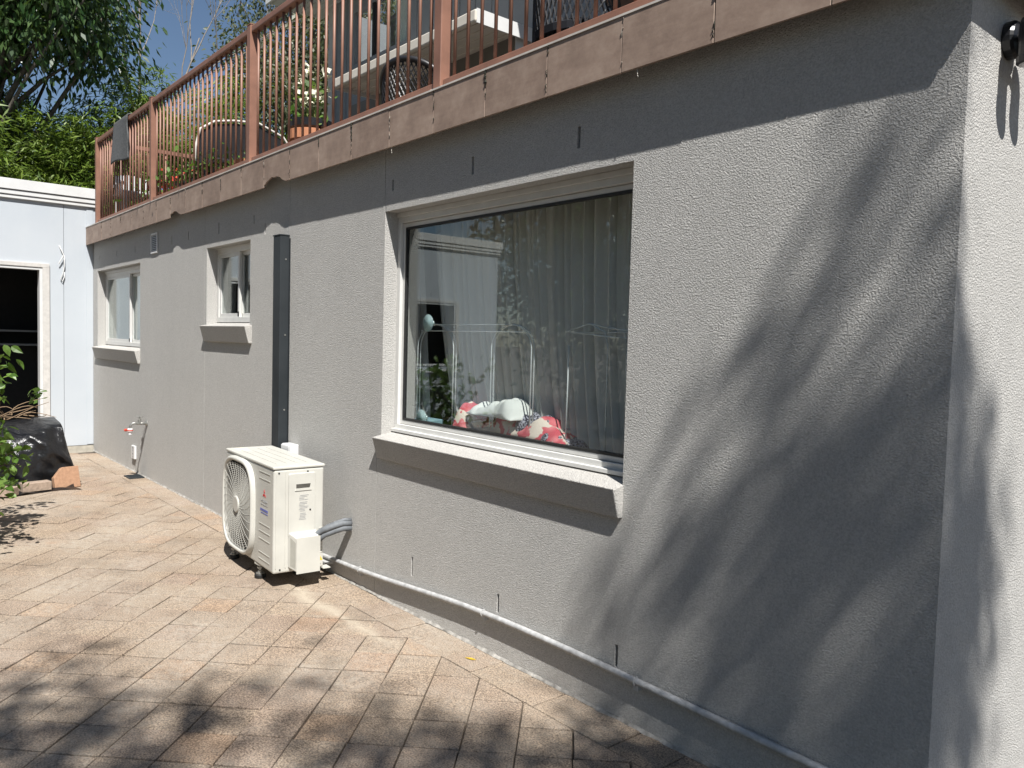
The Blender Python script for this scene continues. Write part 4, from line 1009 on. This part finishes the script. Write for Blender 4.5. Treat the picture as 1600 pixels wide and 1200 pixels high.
for i, (x, y, rz, l) in enumerate(((-7.98, 1.27, .25, 'tan brick holding down the plastic beside the orange paver'), (-7.86, 1.00, -.5, 'tan brick at the left picture edge holding down the plastic'))):
    o = M().box(-.055, .055, -.115, .115, 0, .076).build('brick', MT['brick'], None, bevel=.004); o.location = (x, y, .014); o.rotation_euler = (0, 0, rz-.1); tag(o, l, 'brick')
o = M(Matrix.Translation((-8.02, 1.545, .003)) @ Matrix.Rotation(.25, 4, 'Z') @ Matrix.Rotation(R(-16), 4, 'Y')).prism([(-.12, 0), (.105, 0), (.105, .195), (-.04, .195), (-.12, .11)], 'x', -.05, .0).build('cut_paver', MT['cut'], None, bevel=.004)
tag(o, 'orange cut paver leaning against the black plastic', 'paver')
tw = thing('dry_prunings', 'tangle of dry brown twigs lying on top of the black plastic', 'twigs', (-8.5, 1.1, .58))
b = M()
for k in range(16):
    p = Vector((-8.55+random.uniform(-.15, .2), .85+random.uniform(-.1, .45), .60+random.uniform(0, .05)))
    b.tube(curve(p, p+Vector((random.uniform(-.15, .25), random.uniform(-.1, .34), random.uniform(-.02, .16))), 0, .35, 7), [.006, .006, .005, .004, .004, .003, .002], 5, False)
b.build('twigs', MT['twig'], tw, True); P = np.array([[-8.45, 1.33, .84], [-8.45, 1.36, .80], [-8.44, 1.38, .86]]).repeat(6, 0)+rv(18, .03); leaf_mesh('leaves', P, rv(18), np.full(18, .075), .6, MT['shrub'], tw)
o = M().prism([(-2.792, 2.136), (-2.770, 2.158), (-2.742, 2.160), (-2.758, 2.145)], 'z', .0035, .0055).build('fallen_leaf', plain('yellow_leaf', (.55, .36, .02), .6), None); tag(o, 'small yellow leaf lying on the paving by the wall', 'leaf')

# ------------------------------------------------------------------ on the balcony
def pot(name, x, y, z, r, h, mat, label, cat='plant pot', fol=None, fm=None, spread=.2, L=.06, n=150, W_=.5):
    t = thing(name, label, cat, (x, y, z))
    M().lathe([(r*.68, .002), (r*.95, h*.82), (r*1.04, h*.83), (r*1.06, h), (r*.92, h), (r*.9, h-.03)], (x, y, z), 22).build('pot', mat, t)
    M().lathe([(r*.9, h-.04), (r*.9, h-.028)], (x, y, z), 22).build('soil', MT['soil'], t)
    if fol:
        c = np.array([x, y, z+h]) + rv(n, spread)*np.array([1, 1, fol]); c[:, 2] = np.maximum(c[:, 2], z+h*.9)
        leaf_mesh('foliage', c, rv(n), np.full(n, L), W_, fm, t)
    return t
t = pot('flower_pot', -6.0, 2.90, ZT, .17, .44, MT['terra'], 'tall terracotta pot of white flowers behind the railing near the wall corner')
M().lathe([(.15, .44), (.178, .46), (.18, .52), (.165, .52), (.16, .47)], (-6.0, 2.9, ZT), 22).build('inner_pot', MT['black'], t)
b = M(); FP = []; LP = []
for k in range(6):
    e = Vector((-6.0+random.uniform(-.1, .12), 2.9+random.uniform(-.08, .08), random.uniform(3.32, 3.62)))
    b.tube(curve((-6.0, 2.9, ZT+.47), e, 0, .08, 5), .005, 5, False); FP.append(np.array(list(e))+rv(16, .035)); LP.append(np.array([list(e)])*[[1, 1, 1]]-[[0, 0, .2]]+rv(16, .06))
b.build('stems', MT['culm'], t); FP = np.concatenate(FP); leaf_mesh('flowers', FP, rv(len(FP)), np.full(len(FP), .05), .8, MT['petal'], t)['kind'] = 'stuff'
LP = np.concatenate(LP); leaf_mesh('leaves', LP, rv(len(LP)), np.full(len(LP), .09), .45, MT['shrub'], t)
pot('plant_bowl', -6.55, 2.52, ZT, .16, .15, MT['terra'], 'low terracotta bowl plant just left of the tall flower pot', fol=.5, fm=MT['shrub'], spread=.11, n=90)
pot('plant_bowl', -6.12, 2.47, ZT, .14, .15, MT['terra'], 'low terracotta bowl right under the tall flower pot', fol=.4, fm=MT['shrub'], spread=.07, n=40)
for i, (x, l) in enumerate(((-7.55, 'bushy low pot plant left of the hooped chair'), (-7.15, 'bushy low pot plant under the hooped chair'), (-6.85, 'bushy low pot plant right of the hooped chair'))):
    pot('pot_plant', x, 2.46, ZT, .13, .18, MT['black'], l, fol=.55, fm=MT['shrub'], spread=.13, n=170)
t = pot('pot_plant', -8.15, 2.48, ZT, .13, .16, MT['terra'], 'red flowering pot plant beside the blue bundle', fol=.5, fm=MT['shrub'], spread=.12, n=120)
c = np.array([-8.12, 2.48, ZT+.25])+rv(60, .09); leaf_mesh('flowers', c, rv(60), np.full(60, .045), .8, MT['redpetal'], t)
pot('pot_plant', -9.0, 2.55, ZT, .14, .16, MT['black'], 'low green pot plant in front of the white chair', fol=.5, fm=MT['shrub'], spread=.13, n=150)
o = M().grid(lambda a, b: (-8.68+.26*a+.02*math.sin(b*9), 2.52+.22*(b-.5)+.02*math.sin(a*8), ZT+.002+(.26+.05*noise.noise(Vector((a*6, b*6, 1))))*max(0, 1-(2*abs(a-.5))**4)*max(0, 1-(2*abs(b-.5))**4)), 26, 26).build('blue_bundle', MT['bluec'], None, True); tag(o, 'blue cloth bundle on the balcony right of the second post', 'cloth')
# hooped chair
hc = thing('garden_chair', 'black chair with a pale tubular hoop back seen through the railing', 'chair', (-7.4, 2.9, ZT))
hp = [(2.43, 2.66), (2.45, 3.13), (2.49, 3.30), (2.62, 3.39), (2.80, 3.43), (3.03, 3.455), (3.28, 3.37), (3.37, 3.26), (3.40, 2.66)]
M().tube([(-7.4, y, z) for y, z in hp], .012, 8).build('hoop', MT['trim'], hc, True)
M().prism([(y, z) for y, z in [(2.47, 2.9)]+[(a, b-.022) for a, b in hp[1:8]]+[(3.37, 2.9)]], 'x', -7.425, -7.412).build('back_panel', MT['wicker'], hc)
M().box(-7.41, -6.95, 2.47, 3.36, 2.93, 2.97).build('seat', MT['wicker'], hc, bevel=.01)
for x, y in ((-7.0, 2.52), (-7.0, 3.3)): M().tube([(x, y, ZT), (x, y, 2.93)], .012, 8).build('leg', MT['trim'], hc, True)
# white slatted chair
wc = thing('plastic_chair', 'white slatted plastic chair at the far end of the balcony under the mat', 'chair', (-9.6, 2.6, ZT))
for k in range(6): M().box(-9.78, -9.765, 2.345+k*.062, 2.388+k*.062, 3.02, 3.22-.03*abs(k-2.5)/2.5).build('back_slat', MT['plastic_white'], wc)
for k in range(6): M().box(-9.78, -9.765, 2.345+k*.062, 2.388+k*.062, 2.80, 3.018).build('back_slat', MT['plastic_white'], wc)
M().box(-9.765, -9.35, 2.33, 2.72, 2.95, 2.98).build('seat', MT['plastic_white'], wc, bevel=.01)
for x in (-9.76, -9.38):
    for y in (2.34, 2.69): M().box(x, x+.035, y, y+.03, ZT, 2.95).build('leg', MT['plastic_white'], wc)
for y in (2.32, 2.70): M().box(-9.77, -9.36, y, y+.045, 3.05, 3.075).build('armrest', MT['plastic_white'], wc, bevel=.006)
# wicker chairs
def wicker(x, y, rz, label, top, w):
    t = thing('wicker_chair', label, 'chair', (x, y, ZT), 'black wicker chairs on the balcony')
    X = Matrix.Translation((x, y, 0)) @ Matrix.Rotation(rz, 4, 'Z')
    m = M(X); R0 = w/2
    def rim(u, z): 
        th = math.pi*(.08+.84*u); return (R0*math.cos(th)*-1, -R0*.8*math.sin(th), z)
    def hz(u): return ZT+.42+(top-ZT-.42)*math.sin(math.pi*u)**.55
    nst = 26
    for s in (1, -1):
        for k in range(-nst//2, nst+nst//2):
            pts = []
            for q in range(9):
                v = q/8; u = (k+s*v*6)/nst
                if 0 <= u <= 1: pts.append(rim(u, ZT+.36+(hz(u)-ZT-.36)*v))
            if len(pts) > 1: m.tube(pts, .0055, 4, False)
    m.build('weave', MT['wicker'], t)
    M(X).tube([rim(u/24, hz(u/24)) for u in range(25)], .022, 8).build('rim', MT['wicker'], t, True)
    M(X).tube([rim(u/24, ZT+.36) for u in range(25)], .016, 8).build('seat_rail', MT['wicker'], t, True)
    M(X).lathe([(R0*.74, ZT+.385), (R0*.76, ZT+.42), (R0*.6, ZT+.45)], (0, -.05, 0), 20).build('seat', plain('navy_cushion', (.008, .009, .014), .9), t)
    for u in (0.02, .33, .67, .98): M(X).tube([rim(u, ZT+.37), Vector(rim(u, ZT))*1], .016, 8).build('leg', MT['wicker'], t, True)
wicker(-4.85, 3.25, .15, 'black wicker chair with a rounded back behind the second railing post', 3.38, .74)
wicker(-3.05, 3.05, -.1, 'black lattice wicker chair near the picture top at the right of the railing', 3.62, .66)
tb = thing('timber_table', 'brown timber table edge at the top right of the railing', 'table', (-2.6, 3.5, ZT))
M().lathe([(.50, .60), (.52, .615), (.52, .64), (.50, .65)], (-2.52, 3.35, ZT), 36).build('table_top', MT['wood'], tb)
for a in range(4): M().box(-2.52+.3*math.cos(a*1.57+.8)-.025, -2.52+.3*math.cos(a*1.57+.8)+.025, 3.35+.3*math.sin(a*1.57+.8)-.025, 3.35+.3*math.sin(a*1.57+.8)+.025, ZT, ZT+.60).build('leg', MT['wood'], tb)
